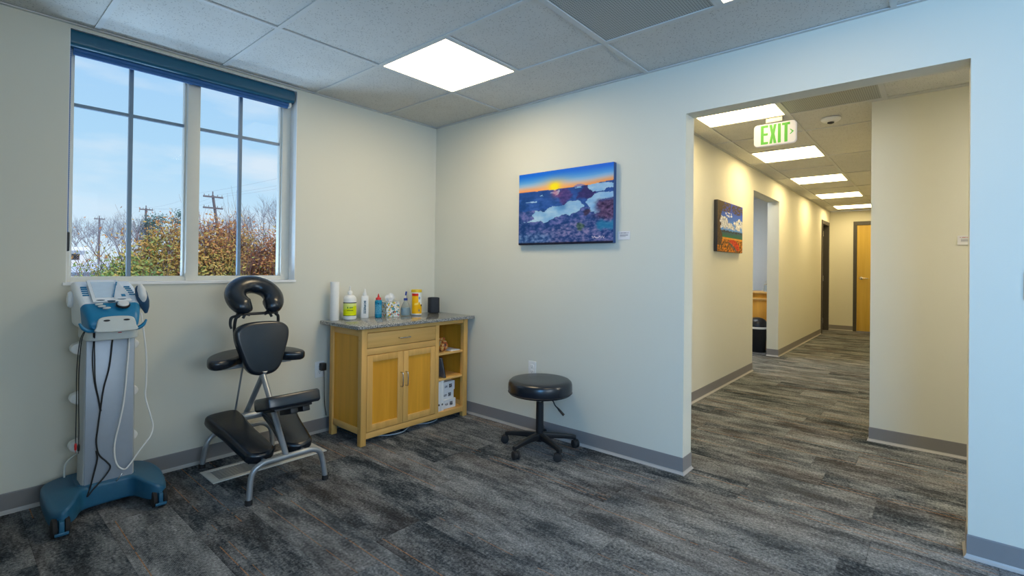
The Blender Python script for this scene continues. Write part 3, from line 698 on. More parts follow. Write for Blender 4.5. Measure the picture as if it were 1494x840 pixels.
for x in (X0+.006, X1-.006-.018):
    for a_, b2_ in ((.075, .118), (.735, ZS)): MB(o).box((x, Y0+LEG, a_), (x+.018, Y1-LEG, b2_), bev=.002).build('side_rail', wood('honey_maple_side_rail', (.74, .43, .13), (.60, .32, .08), 1), t)
for x in (X0+.014, X1-.022): MB(o).box((x, Y0+LEG, .118), (x+.008, Y1-LEG, .735)).build('side_panel', OAKP, t)
MB(o).box((XI0-.01, Y1-.02, .075), (XI1+.01, Y1-.012, .785)).build('back_panel', OAK, t)
MB(o).box((XI0-.018, yf+.022, ZB-.018), (XI1+.018, Y1-.02, ZB-.002)).build('bottom_board', OAKH, t)
for z in (.338, .538): MB(o).box((XD1, yf+.012, z-.018), (XI1+.018, Y1-.02, z), bev=.002).build('shelf', OAKH, t)
# pegs
for z in (.71, .585, .12): MB(o).cyl((0, 0, 0), .006, 0, .003, 12, M=basis((X0, Y0+LEG*.72, z), (0, -1, 0), (0, 0, 1))).build('joint_peg', OAK, t)
dr = MB(o).box((XI0+.003, yf-.002, .653), (XD0-.003, yf+.018, .755), bev=.003).build('drawer', OAKH, t)
def handle(mb, a, b_, out, r=.0045):
    a = Vector(a); b_ = Vector(b_); n = Vector(out)
    d_ = (b_-a)*.08; mb.tube([a, a+n*.75+d_*.1, a+n+d_, (a+b_)/2+n*1.12, b_+n-d_, b_+n*.75-d_*.1, b_], r, 10, smooth_path=5)
def sub(mb, name, m, parent): return mb.build(name, m, parent)
h_ = MB(o); handle(h_, (-.735, yf-.002, .702), (-.645, yf-.002, .702), (0, -.024, 0)); sub(h_, 'drawer_handle', CHROME, dr)
xm = (XI0+XD0)/2
for (xa, xb, hx) in ((XI0+.003, xm-.0015, xm-.022), (xm+.0015, XD0-.003, xm+.022)):
    d_ = MB(o); sw = .045; z0_, z1_ = ZB+.002, .603
    d_.box((xa, yf-.002, z0_), (xa+sw, yf+.018, z1_), bev=.002).box((xb-sw, yf-.002, z0_), (xb, yf+.018, z1_), bev=.002)
    d_.box((xa+sw, yf-.002, z0_), (xb-sw, yf+.018, z0_+sw), bev=.002).box((xa+sw, yf-.002, z1_-sw), (xb-sw, yf+.018, z1_), bev=.002)
    dd = d_.build('door', OAK, t)
    MB(o).box((xa+sw-.002, yf+.006, z0_+sw-.002), (xb-sw+.002, yf+.014, z1_-sw+.002)).build('door_panel', OAKP, dd)
    h_ = MB(o); handle(h_, (hx, yf-.002, .352), (hx, yf-.002, .452), (0, -.026, 0)); sub(h_, 'door_handle', CHROME, dd)
GT = MB(o); GT.pad([(-1.090, -.520), (-.012, -.520), (-.012, -.030), (-1.090, -.030)], .024, .004, seg=3, z0=0, M=Matrix.Translation((0, 0, ZS))); GT.build('granite_top', GRANITE, t)
ZT = ZS+.0245
# cable under the cabinet
tag(MB((-.6, -.40, .004)).tube([(-.86, -.33, .005), (-.78, -.42, .005), (-.66, -.44, .005), (-.52, -.37, .005), (-.40, -.42, .005), (-.30, -.40, .005), (-.22, -.30, .005)], .0045, 8, smooth_path=8).build('power_cable', mat('pale_blue_cable', (.42, .50, .56), .5)), 'pale cable lying on the carpet under the wooden cabinet', 'cable')
# shelf contents
def tagm(mb, name, m, label, cat, group=None): return tag(mb.build(name, m), label, cat, group)
def binder(x, th, hgt, label):
    t = thing('ring_binder', (x+th/2, -.40, ZB-.002), label, 'binder', 'binders on the bottom shelf'); o = t.location; z = ZB-.0015
    MB(o).box((x, -.455, z), (x+.003, -.20, z+hgt)).box((x+th-.003, -.455, z), (x+th, -.20, z+hgt)).box((x, -.458, z), (x+th, -.455, z+hgt), bev=.001).build('cover', WHITEP, t)
    MB(o).box((x+.005, -.450, z+.006), (x+th-.005, -.21, z+hgt-.008)).build('pages', PAPER, t)
    MB(o).lathe([(.006, 0), (.008, 0), (.008, .001), (.006, .001)], (0, 0, 0), 16, M=basis((x+th/2, -.4582, z+.05), (1, 0, 0), (0, 0, 1))).build('finger_ring', CHROME, t)
binder(-.347, .034, .232, 'white binder standing against the divider on the bottom shelf')
binder(-.311, .030, .238, 'slightly taller white binder next to the small boxes on the bottom shelf')
BLAB = ['small white printed box at the bottom of the stack on the lowest shelf', 'small white printed box in the middle of the stack on the lowest shelf', 'small white printed box on top of the stack on the lowest shelf']
z = ZB-.0015
for k, (dx, hb, dp) in enumerate(((.012, .072, 0), (0, .068, .01), (.004, .072, .004))):
    bx0, bx1, by0 = -.272+dx*.4, -.150+dx, -.440+dp
    t = thing('supply_box', ((bx0+bx1)/2, by0+.1, z), BLAB[k], 'box', 'small boxes stacked on the bottom shelf'); o = t.location
    MB(o).box((bx0, by0, z), (bx1, by0+.20, z+hb-.001), bev=.001).build('carton', PAPER, t)
    def fn(u, v, k=k):
        c = (.86, .87, .88)
        if .12 < u < .40 and .35 < v < .60: c = (.35, .37, .42) if nz(u*30, v*9, k) > -.1 else c
        if .52 < u < .76 and .28 < v < .72: c = (.12, .13, .16) if nz(u*22, v*14, k+4) > -.18 else (.7, .7, .72)
        if v < .12 and u < .9 and nz(u*40, 1, k) > 0: c = (.55, .57, .6)
        return c
    painted('printed_front', (bx1-bx0)*.96, hb*.92, 40, 24, fn, basis(((bx0+bx1)/2, by0-.0006, z+hb/2), (1, 0, 0), (0, 0, 1)), PRINT, t, o)
    z += hb
# leaning dark tablet on the middle shelf
t = thing('tablet_easel', (-.28, -.36, .3385), 'dark grey slanted panel leaning on the middle shelf', 'folder'); o = t.location
Mt = Matrix.Translation((-.292, -.38, .3385)) @ Matrix.Rotation(math.radians(-14), 4, 'Y')
MB(o).box((0, -.10, .004), (.009, .14, .165), bev=.002, M=Mt).build('panel', mat('slate_panel', (.10, .105, .115), .4), t)
MB(o).box((.009, -.10, .0), (.013, .14, .17), M=Mt).build('panel_edge', BLACKP, t)
# snack bag and papers on the upper shelf
t = thing('snack_bag', (-.262, -.405, .5385), 'crumpled orange and brown printed packet on the upper shelf', 'packet'); o = t.location
b2 = M_('printed_packet', (.5, .3, .1), .4); f_ = b2.noise(b2.coord(), 40, 3)
b2.base(b2.ramp(f_, [(.35, (.06, .02, .01)), (.47, (.50, .10, .02)), (.55, (.62, .34, .05)), (.66, (.70, .62, .40))]))
bm = bmesh.new(); bmesh.ops.create_uvsphere(bm, u_segments=24, v_segments=14, radius=1)
for v_ in bm.verts:
    p = v_.co; k_ = 1+.10*nz(p.x*2.2, p.y*2.2, p.z*2.2)
    v_.co = Vector((p.x*.042*k_, p.y*.055*k_, p.z*.046*k_+.047)); 
    if v_.co.z < .003: v_.co.z = .001
MB(o).bm(bm, M=Matrix.Translation((-.262, -.405, .5385))).build('packet_body', b2.m, t)
MB(o).box((-.294, -.409, .626), (-.230, -.401, .646), bev=.002).build('crimped_seal', b2.m, t)
MBp = MB((-.16, -.36, .538)); 
MBp.box((-.206, -.458, .5385), (-.112, -.25, .5425)); MBp.box((-.202, -.452, .5427), (-.120, -.27, .5450))
tagm(MBp, 'paper_sheets', PAPER, 'thin stack of papers lying on the upper open shelf', 'papers')

# ------------------------------------------------------------------ things on the granite top
def at(x, y): return (x, y, ZT)
# paper roll
t = thing('paper_roll', at(-1.012, -.088), 'tall narrow roll of white paper standing at the left end of the granite top', 'paper roll'); o = t.location
MB(o).lathe([(.012, 0), (.030, 0), (.031, .002), (.031, .276), (.030, .278), (.012, .278)], o, 32, cap=False).build('rolled_paper', PAPER, t)
MB(o).lathe([(.012, .001), (.012, .277), (.010, .277), (.010, .001)], o, 20, cap=False).build('cardboard_core', mat('cardboard', (.38, .28, .18), .8), t)
# lotion bottle
t = thing('lotion_bottle', at(-.905, -.115), 'large white bottle with yellow-green label and nozzle cap', 'bottle'); o = t.location
MB(o).lathe([(.036, 0), (.044, .003), (.046, .010), (.046, .150), (.043, .162), (.034, .175), (.018, .182), (.013, .184), (.013, .190)], o, 40).build('bottle_body', WHITEP, t)
MB(o).lathe([(.017, .188), (.017, .204), (.014, .208), (.006, .213), (.0045, .226), (.0035, .236), (.006, .239), (.0055, .244), (.002, .246)], o, 24).build('nozzle_cap', WHITEP, t)
def wrap(name, parent, o, c, r, z0_, z1_, a0, a1, fn, nx=60, ny=40):
    vs = []; cols = []
    for j in range(ny+1):
        for i in range(nx+1):
            u, v = i/nx, j/ny; a = a0+(a1-a0)*u; vs.append(Vector((c[0]+r*math.cos(a), c[1]+r*math.sin(a), c[2]+z0_+(z1_-z0_)*v))-Vector(o)); cols.append(fn(u, v))
    fs = [(j*(nx+1)+i, j*(nx+1)+i+1, (j+1)*(nx+1)+i+1, (j+1)*(nx+1)+i) for j in range(ny) for i in range(nx)]
    me = bpy.data.meshes.new(name); me.from_pydata([tuple(v) for v in vs], [], fs); ca = me.color_attributes.new('print', 'FLOAT_COLOR', 'POINT')
    for k, c2 in enumerate(cols): ca.data[k].color = (*[max(0, min(1, x))**2.2 for x in c2], 1)
    return link(name, me, PRINT, parent, True)
FD = math.atan2(CAM.y+.1, CAM.x+.75)            # labels are turned towards the room
def lot(u, v):
    c = lerp((.90, .92, .62), (.86, .93, .10), 1-v) 
    if v > .93 or v < .05: return (.13, .14, .20)
    if v < .60+.25*(u-.5)-.06*math.sin(u*6) and v > .05: c = lerp((.90, .92, .05), (.80, .84, .02), v)
    if (u-.40)**2/.0010+(v-.62)**2/.006 < 1: c = (.05, .42, .22)
    if .46 < u < .70 and .56 < v < .66 and nz(u*45, v*4, 3) > -.1: c = (.25, .45, .30)
    if abs(v-.42) < .02 and .36 < u < .70 and nz(u*60, 3) > -.1: c = (.35, .40, .15)
    return c
wrap('front_label', t, o, o, .0466, .030, .128, FD-1.5, FD+1.5, lot)
# white gel bottle with vertical lettering
t = thing('gel_bottle', at(-.760, -.085), 'slim white bottle with vertical dark lettering and pointed cap', 'bottle'); o = t.location
Mo = Matrix.Translation(o)
B_ = MB(o)
sec = [(0, .056, .034), (.004, .060, .038), (.05, .059, .038), (.12, .054, .036), (.163, .054, .034), (.168, .050, .030)]
ang = FD+PI/2; RZ = Matrix.Rotation(ang, 4, 'Z')
vs = []; 
for z_, a_, c_ in sec:
    for x, y in rrect(a_, c_, .014, 4): vs.append((x, y, z_))
n = len(rrect(1, 1, .1, 4)); B_.add(vs, [(j*n+i, j*n+(i+1) % n, (j+1)*n+(i+1) % n, (j+1)*n+i) for j in range(len(sec)-1) for i in range(n)]+[tuple(range(n-1, -1, -1)), tuple((len(sec)-1)*n+i for i in range(n))], 0, True, Mo @ RZ)
B_.build('bottle_body', WHITEP, t)
MB(o).lathe([(.016, .168), (.017, .172), (.016, .184), (.009, .196), (.007, .208), (.005, .218), (.002, .220)], o, 20).build('pointed_cap', WHITEP, t)
fwd_ = Vector((math.cos(FD), math.sin(FD), 0))
text_mesh('BIOFREEZE', .022, basis(Vector(o)+fwd_*.0198+Vector((0, 0, .083)), (0, 0, -1), -fwd_.cross(Vector((0, 0, -1)))*-1), 'lettering', mat('dark_teal_ink', (.02, .10, .16), .5), t, .0006, squeeze=.92, org=o)
# blue gel bottle
t = thing('gel_bottle', at(-.673, -.135), 'blue squeeze bottle with a red conical cap', 'bottle'); o = t.location
MB(o).lathe([(.022, 0), (.026, .003), (.027, .01), (.026, .06), (.027, .115), (.026, .128), (.022, .135), (.014, .138)], o, 32).build('bottle_body', BLUEGEL, t)
MB(o).lathe([(.0205, .137), (.0205, .150), (.019, .152), (.009, .156), (.006, .168), (.003, .182), (.001, .184)], o, 24).build('conical_cap', REDP, t)
def gel(u, v): return (.55, .80, .88) if (nz(u*26, v*40, 3) > .12 and .1 < v < .9) else ((.02, .10, .2) if .40 < u < .55 and v > .9 else (.0, .50, .66))
wrap('printed_label', t, o, o, .0274, .02, .112, FD-1.1, FD+1.1, gel, 40, 40)
# tissue box
t = thing('tissue_box', at(-.552, -.112), 'cube tissue box with a multicoloured dotted pattern, one tissue pulled up', 'tissue box'); o = t.location
a_ = .112; h_ = .116
random.seed(4)
DOTS = [(random.random(), random.random(), random.choice([.025, .035, .05, .07]), random.choice([(.85, .25, .15), (.95, .75, .15), (.15, .60, .65), (.20, .55, .70), (.55, .60, .30), (.45, .35, .30), (.15, .55, .62), (.93, .80, .25)])) for _ in range(95)]
def dots(u, v, s_=0):
    c = (.90, .92, .92)
    for x, y, r_, cc in DOTS:
        if ((u+s_-x+.5) % 1-.5)**2+(v-y)**2 < r_*r_: c = cc
    if nz(u*35+s_*9, v*35, 2) > .32: c = (.35, .42, .45)
    return c
RT = Matrix.Translation(o) @ Matrix.Rotation(math.radians(-9), 4, 'Z')
MB(o).box((-a_/2, -a_/2, 0), (a_/2, a_/2, h_), bev=.0015, M=RT).build('carton', PAPER, t)
for k, A in enumerate((-PI/2, PI, 0)):
    Mf = RT @ Matrix.Rotation(A+PI/2, 4, 'Z') @ basis((0, -a_/2-.0006, h_/2), (1, 0, 0), (0, 0, 1))
    painted('patterned_side', a_*.985, h_*.985, 64, 64, lambda u, v, k=k: dots(u, v, k*.37), Mf, PRINT, t, o)
painted('patterned_lid', a_*.97, a_*.97, 40, 40, lambda u, v: dots(u, v, .6) if (u-.5)**2/.10+(v-.5)**2/.05 > 1 else (.30, .30, .30), RT @ Matrix.Translation((0, 0, h_+.0006)), PRINT, t, o)
bm = bmesh.new(); g = bmesh.ops.create_grid(bm, x_segments=18, y_segments=22, size=1)
for v_ in bm.verts:
    u, v = v_.co.x, (v_.co.y+1)/2
    wdt = .020+.024*math.sin(min(1, v*1.25)*PI*.62); fold = .010*math.sin(u*7+v*2)*(1-.3*v)
    v_.co = Vector((u*wdt+.010*v*v, fold+.004*math.sin(v*9), h_-.004+.072*v-.020*abs(u)**1.6*v-.014*max(0, u)*v))
tm = MB(o).bm(bm, M=RT).build('pulled_tissue', PAPER, t); md = tm.modifiers.new('s', 'SOLIDIFY'); md.thickness = .001
# spray bottle
t = thing('spray_bottle', at(-.408, -.125), 'clear conical bottle half full with a blue flip spout', 'bottle'); o = t.location
MB(o).lathe([(.034, 0), (.038, .004), (.038, .045), (.035, .066), (.024, .092), (.014, .112), (.012, .124)], o, 36).build('bottle_body', CLEAR, t)
MB(o).lathe([(.033, .003), (.036, .006), (.036, .045), (.0338, .060)], o, 36).build('liquid', WATER, t)
MB(o).lathe([(.016, .120), (.016, .136), (.013, .139)], o, 24).build('screw_cap', BLUECAP, t)
MB(o).tube([o+Vector((0, 0, .139)), o+Vector((.001, 0, .165))], .0035, 10).build('spout_stem', WHITEP, t)
MB(o).tube([o+Vector((0, 0, .160)), o+Vector((.003, 0, .176)), o+Vector((.005, -.002, .192))], .0062, 12, flat=1.2).build('spout_tip', BLUECAP, t)
# wipes canister
t = thing('wipes_canister', at(-.318, -.150), 'yellow and white wipes canister with a yellow lid', 'canister'); o = t.location
MB(o).lathe([(.040, 0), (.0425, .002), (.0425, .184), (.040, .186)], o, 44).build('canister_body', WHITEP, t)
MB(o).lathe([(.0435, .184), (.0440, .187), (.0440, .203), (.042, .207), (.030, .208)], o, 44).build('lid', YELLOWP, t)
def can(u, v):
    u = u-.06
    c = (.97, .72, .05)
    if v > .87: c = (.86, .18, .08) if nz(u*40, v*20, 3) < .25 or u < .5 else (.95, .8, .7)
    if u > .52 and v > .46 and (u-.52)*1.2+.42 > abs(v-.72): c = (.90, .92, .90)
    if (u-.585)**2/.0028+(v-.77)**2/.0042 < 1: c = (.08, .28, .60)
    if (u-.585)**2/.0014+(v-.775)**2/.0012 < 1: c = (.55, .75, .92)
    if .30 < u < .60 and abs(v-.46-.2*(u-.3)) < .045: c = (.98, .84, .40)
    if (u-.58)**2/.0022+(v-.50)**2/.006 < 1: c = (.90, .68, .08)
    if (u-.565)**2/.0007+(v-.16)**2/.004 < 1: c = (.18, .42, .68)
    if u > .68 and .36 < v < .44: c = (.15, .12, .12)
    if u < .14: c = (.93, .88, .80)
    return c
wrap('printed_label', t, o, o, .0431, .012, .176, FD-1.75, FD+1.75, can, 90, 60)
# speaker
t = thing('smart_speaker', at(-.100, -.110), 'black rounded box speaker at the right end of the granite top', 'speaker'); o = t.location
Msp = Matrix.Translation(o) @ Matrix.Rotation(math.radians(-20), 4, 'Z')
MB(o).pad(rrect(.092, .082, .026, 7), .132, .008, Msp).build('speaker_body', M_('speaker_mesh_fabric', (.018, .022, .030), .7).m, t)
MB(o).cyl((0, 0, 0), .027, .132, .1335, 28, M=Msp).build('touch_panel', BLACKP, t)

# ------------------------------------------------------------------ rolling stool
SX, SY = -.238, -1.372
t = thing('rolling_stool', (SX, SY, 0), 'black round rolling stool on five casters by the right wall', 'stool'); o = t.location
MB(o).lathe([(.02, .370), (.195, .370), (.207, .374), (.213, .384), (.215, .404), (.214, .436), (.209, .452), (.196, .463), (.17, .467), (.08, .4655), (.01, .465)], o, 64).build('seat', BLACKV, t)
MB(o).lathe([(.2135, .382), (.216, .3845), (.2135, .387)], o, 64, cap=False).build('seat_piping', BLACKP, t)
MB(o).lathe([(.09, .352), (.09, .371)], o, 32).box((SX-.09, SY-.03, .340), (SX+.09, SY+.03, .354), bev=.003).build('seat_plate', BLACKP, t)
MB(o).cyl(o, .014, .27, .345, 20).build('gas_piston', CHROME, t)
MB(o).lathe([(.024, .10), (.025, .13), (.025, .315), (.020, .317)], o, 28).build('column_cover', BLACKP, t)
MB(o).lathe([(.030, .055), (.036, .065), (.034, .105), (.026, .112)], o, 28).build('hub', BLACKP, t)
for A in (177, 105, 33, -39, -111):
    a = math.radians(A); u = Vector((math.cos(a), math.sin(a), 0)); pv = Vector((-u.y, u.x, 0)); P0 = Vector(o)
    lg = MB(o); secs = [(.022, .088, .018, .022), (.10, .086, .016, .018), (.19, .076, .0135, .015), (.235, .070, .014, .014), (.252, .066, .012, .012)]
    vs = []
    for r_, z_, wv_, hv_ in secs:
        for x, y in rrect(wv_*2, hv_*2, .006, 3): vs.append(P0+u*r_+pv*x+Vector((0, 0, z_+y)))
    n = len(rrect(1, 1, .1, 3)); lg.add(vs, [(j*n+i, j*n+(i+1) % n, (j+1)*n+(i+1) % n, (j+1)*n+i) for j in range(len(secs)-1) for i in range(n)]+[tuple(range(n)), tuple((len(secs)-1)*n+i for i in range(n))], 0, True)
    L_ = lg.build('base_arm', BLACKP, t)
    cc = P0+u*.243; sw_ = math.radians(A*1.7+40); ax = Vector((math.cos(sw_), math.sin(sw_), 0)); wc = cc+Vector((ax.y, -ax.x, 0))*.014+Vector((0, 0, .0265))
    MB(o).tube([cc+Vector((0, 0, .030)), cc+Vector((0, 0, .062))], .0085, 10).tube([wc-ax*.004, wc+ax*.004], .0225, 20).build('caster_fork', BLACKP, L_)
    for s_ in (-1, 1):
        W = MB(o); Mw = basis(wc+ax*s_*.005, u if abs(u.dot(ax)) < .5 else pv, (0, 0, 1)); 
        W.tube([wc+ax*s_*.005, wc+ax*s_*.0065, wc+ax*s_*.018, wc+ax*s_*.021], [.0245, .0262, .0262, .021], 24); W.build('caster_wheel', RUBBER, L_)
hl_ = MB(o); q_ = Vector(o); dv = Vector((.30, -.95, 0)).normalized()
hl_.tube([q_+dv*.03+Vector((0, 0, .345)), q_+dv*.085+Vector((0, 0, .335)), q_+dv*.105+Vector((0, 0, .305)), q_+dv*.128+Vector((0, 0, .282))], .0045, 10, smooth_path=5).build('height_lever', BLACKP, t)
MB(o).tube([q_+dv*.120+Vector((0, 0, .292)), q_+dv*.135+Vector((0, 0, .276)), q_+dv*.168+Vector((0, 0, .245))], [.007, .013, .015], 14, flat=.5).build('lever_paddle', BLACKP, t)

# ------------------------------------------------------------------ massage chair
CX = -1.645
t = thing('massage_chair', (CX, -.42, 0), 'black padded portable massage chair with a silver tubular frame', 'massage chair'); o = t.location
r_ = .0145
def arch(y, ydir, xa, xb, zz=.188, name='base_arch'):
    MB(o).tube([(xa-.012, y+ydir*.012, .018), (xa-.006, y+ydir*.006, .07), (xa+.002, y, .125), (xa+.020, y, .165), (xa+.062, y, zz-.002), (xa+.12, y, zz), (xb-.12, y, zz), (xb-.062, y, zz-.002), (xb-.020, y, .165), (xb-.002, y, .125), (xb+.006, y+ydir*.006, .07), (xb+.012, y+ydir*.012, .018)], r_, 14, smooth_path=5).build(name, STEEL, t)
    for x in (xa-.013, xb+.013): MB(o).lathe([(.014, .001), (.018, .002), (.018, .020), (.016, .026)], (x, y+ydir*.013, 0), 18).build('rubber_foot', RUBBER, t)
arch(-.75, -1, -1.838, -1.452); arch(-.10, 1, -1.838, -1.452, .195)
MB(o).tube([(CX-.012, -.75, .190), (CX-.006, -.43, .575), (CX, -.30, .735)], .0155, 14).build('front_post', STEEL, t)
MB(o).tube([(CX, -.10, .20), (CX, -.44, .60)], .0155, 14).build('rear_post', STEEL, t)
MB(o).tube([(CX-.055, -.13, .22), (CX-.060, -.30, .66)], .0055, 10).build('adjusting_rod', STEEL, t)
MB(o).tube([(CX-.07, -.245, .30), (CX+.07, -.245, .30)], .023, 16).tube([(CX-.12, -.245, .30), (CX+.12, -.245, .30)], .012, 12).build('cross_tube', STEEL, t)
MB(o).tube([(CX-.022, -.425, .605), (CX+.022, -.425, .605)], .012, 14).build('pivot_bolt', STEEL, t)
# seat: stadium-like cushion tilted slightly forward
Mseat = basis((CX+.004, -.730, .446), (1, -.03, .006), (0, 1, -.27))
seat = MB(o); seat.pad(closed([(-.118, -.102), (0, -.108), (.118, -.102), (.139, -.082), (.142, 0), (.139, .085), (.118, .106), (0, .112), (-.118, .106), (-.139, .085), (-.142, 0), (-.139, -.082)], 6), .068, .016, Mseat); seat.build('seat', BLACKV, t)
MB(o).box((-.10, -.07, -.012), (.10, .09, 0), M=Mseat, bev=.003).box((-.01, -.05, -.040), (.03, .10, -.010), M=Mseat, bev=.004).box((.055, -.05, -.040), (.095, .10, -.010), M=Mseat, bev=.004).build('seat_bracket', BLACKP, t)
# knee pads
def knee(a, b_, w0, w1, tilt):
    a = Vector(a); b_ = Vector(b_); L = (b_-a).length; M = basis(a, b_-a, Vector((-(b_-a).y, (b_-a).x, 0))*-1 if False else Vector((0, 0, 1)).cross(b_-a)+Vector((0, 0, tilt)))
    pts = [(0, -w0*.42), (L*.12, -w0*.5), (L*.45, -w0*.43), (L*.78, -w1*.48), (L*.93, -w1*.42), (L, 0), (L*.93, w1*.42), (L*.78, w1*.48), (L*.45, w0*.43), (L*.12, w0*.5), (0, w0*.42), (-.012, 0)]
    k = MB(o); k.pad(closed(pts, 5), .062, .022, M); k.build('knee_pad', BLACKV, t)
    MB(o).box((L*.1, -w0*.3, -.010), (L*.9, w0*.3, 0), M=M, bev=.003).build('knee_pad_board', BLACKP, t)
knee((-1.805, -.215, .295), (-1.742, -.675, .150), .190, .168, 0)
knee((-1.485, -.215, .295), (-1.545, -.675, .150), .190, .168, 0)
MB(o).tube([(CX-.125, -.25, .29), (CX-.11, -.60, .165), (CX-.105, -.75, .185)], .010, 10).build('knee_pad_rail', STEEL, t)
MB(o).tube([(CX+.125, -.25, .29), (CX+.11, -.60, .165), (CX+.105, -.75, .185)], .010, 10).build('knee_pad_rail', STEEL, t)
# chest pad
Mc = basis((CX, -.372, .722), (1, 0, 0), (0, .10, 1))
ch_ = [(-.045, -.150), (.045, -.150), (.095, -.110), (.128, -.02), (.150, .06), (.145, .115), (.095, .148), (0, .156), (-.095, .148), (-.145, .115), (-.150, .06), (-.128, -.02), (-.095, -.110)]
MB(o).pad(closed(ch_, 6), .060, .020, Mc).build('chest_pad', BLACKV, t)
MB(o).box((-.07, -.10, -.012), (.07, .10, 0), M=Mc, bev=.003).build('chest_pad_board', BLACKP, t)
# arm rest
Ma = basis((CX, -.235, .640), (1, 0, .0), (0, 1, .10))
ar = [(-.262, -.155), (-.225, -.172), (-.16, -.150), (-.07, -.085), (0, -.060), (.07, -.085), (.16, -.150), (.225, -.172), (.262, -.155), (.270, -.11), (.235, -.02), (.14, .055), (0, .085), (-.14, .055), (-.235, -.02), (-.270, -.11)]
MB(o).pad(closed(ar, 5), .055, .020, Ma).build('arm_rest', BLACKV, t)
MB(o).tube([(-.20, -.10, -.010), (.20, -.10, -.010)], .008, 10, M=Ma).box((-.16, -.09, -.010), (.16, .02, 0), M=Ma, bev=.003).build('arm_rest_bracket', STEEL, t)
MB(o).tube([(CX, -.30, .735), (CX, -.255, .645)], .012, 12).build('arm_rest_stem', STEEL, t)
# face cradle
nC = Vector((0, -.70, .72)).normalized(); yv = Vector((0, .72, .70))
Mf = basis((CX-.004, -.300, 1.015), (1, 0, 0), yv)
pts = []; rr = []
for k in range(41):
    a = math.radians(-68+k*(316/40)); R_ = .104
    x, y = R_*1.02*math.cos(a), R_*1.0*math.sin(a)+.004
    pts.append((x, y, .0)); e_ = min(k, 40-k); rr.append(.058*(min(1, math.sqrt(max(0.02, e_/3.2))) if e_ < 3.2 else 1)*(1-.10*math.cos((k-20)/20*PI)*0))
MB(o).tube(pts, rr, 18, M=Mf, flat=.86).build('face_cradle', BLACKV, t)
pl = [(q.x, q.y, -.046) for q in [Vector(p) for p in pts]]
MB(o).tube(pl, .012, 10, M=Mf, flat=.5).build('cradle_plate', BLACKP, t)
cb = MB(o)
cb.tube([(CX-.118, -.330, .922), (CX+.118, -.330, .922)], .0085, 12)
for s_ in (-1, 1):
    cb.tube([(CX+s_*.098, -.335, .945), (CX+s_*.104, -.335, .915), (CX+s_*.120, -.330, .900), (CX+s_*.124, -.322, .85), (CX+s_*.118, -.31, .80)], .009, 10, smooth_path=4)
    cb.tube([(CX+s_*.070, -.33, .922), (CX+s_*.082, -.33, .898)], .008, 8)
cb.build('cradle_support', BLACKP, t)
MB(o).tube([(CX-.124, -.335, .915), (CX-.150, -.345, .905), (CX-.155, -.345, .87), (CX-.150, -.35, .845)], [.010, .011, .009, .007], 12, smooth_path=4, flat=.7).build('locking_lever', BLACKP, t)
MB(o).tube([(CX-.118, -.31, .80), (CX-.06, -.31, .74), (CX, -.30, .735), (CX+.06, -.31, .74), (CX+.118, -.31, .80)], .009, 10, smooth_path=4).build('cradle_yoke', BLACKP, t)

# ------------------------------------------------------------------ therapy cart with device
TC = -2.335
t = thing('therapy_cart', (TC, -.22, 0), 'silver column cart on a blue base with casters, under the window', 'medical cart'); o = t.location
base = [(-2.548, -.10), (-2.560, -.22), (-2.556, -.36), (-2.543, -.43), (-2.520, -.462), (-2.492, -.452), (-2.462, -.405), (-2.425, -.318), (-2.36, -.302), (-2.30, -.300), (-2.235, -.310), (-2.205, -.40), (-2.180, -.446), (-2.150, -.458), (-2.124, -.438), (-2.108, -.37), (-2.100, -.24), (-2.115, -.12), (-2.17, -.055), (-2.33, -.045), (-2.49, -.055)]
out = closed(base, 5); bs = MB(o)
bs.pad(out, .078, .016, Matrix.Translation((0, 0, .060)))
bsv = []
for v_ in bs.v:
    y = v_.y+o.y; x = v_.x+o.x
    fwd2 = max(0, -.26-y); wing = sstep(.10, .24, abs(x-TC)); v_.z -= fwd2*.16*wing+wing*.012
    if wing < .5 and v_.z < .09: v_.z -= .030*(1-wing*2)
bs.build('wheel_base', CARTBLUE, t)
MB(o).pad(rrect(.235, .21, .05, 6, (TC+.012, -.185)), .014, .005, Matrix.Translation((0, 0, .126))).build('column_collar', CARTBLUE, t)
col_ = MB(o); 
sec = [(.136, 1.0), (.84, .97)]
prof = [(-.098, -.092), (.098, -.092), (.104, -.080), (.104, .02), (.09, .08), (.05, .095), (-.05, .095), (-.09, .08), (-.104, .02), (-.104, -.080)]
vs = []
for z_, s_ in sec:
    for x, y in prof: vs.append((TC+.012+x*s_, -.185+y*s_, z_))
n = len(prof); col_.add(vs, [(i, (i+1) % n, n+(i+1) % n, n+i) for i in range(n)]+[tuple(range(n)), tuple(range(n, 2*n))], 0, True)
col_.build('column', COLSIDE, t)
MB(o).box((TC+.012-.094, -.284, .138), (TC+.012+.094, -.276, .838), bev=.002).build('column_front_panel', COLFRONT, t)
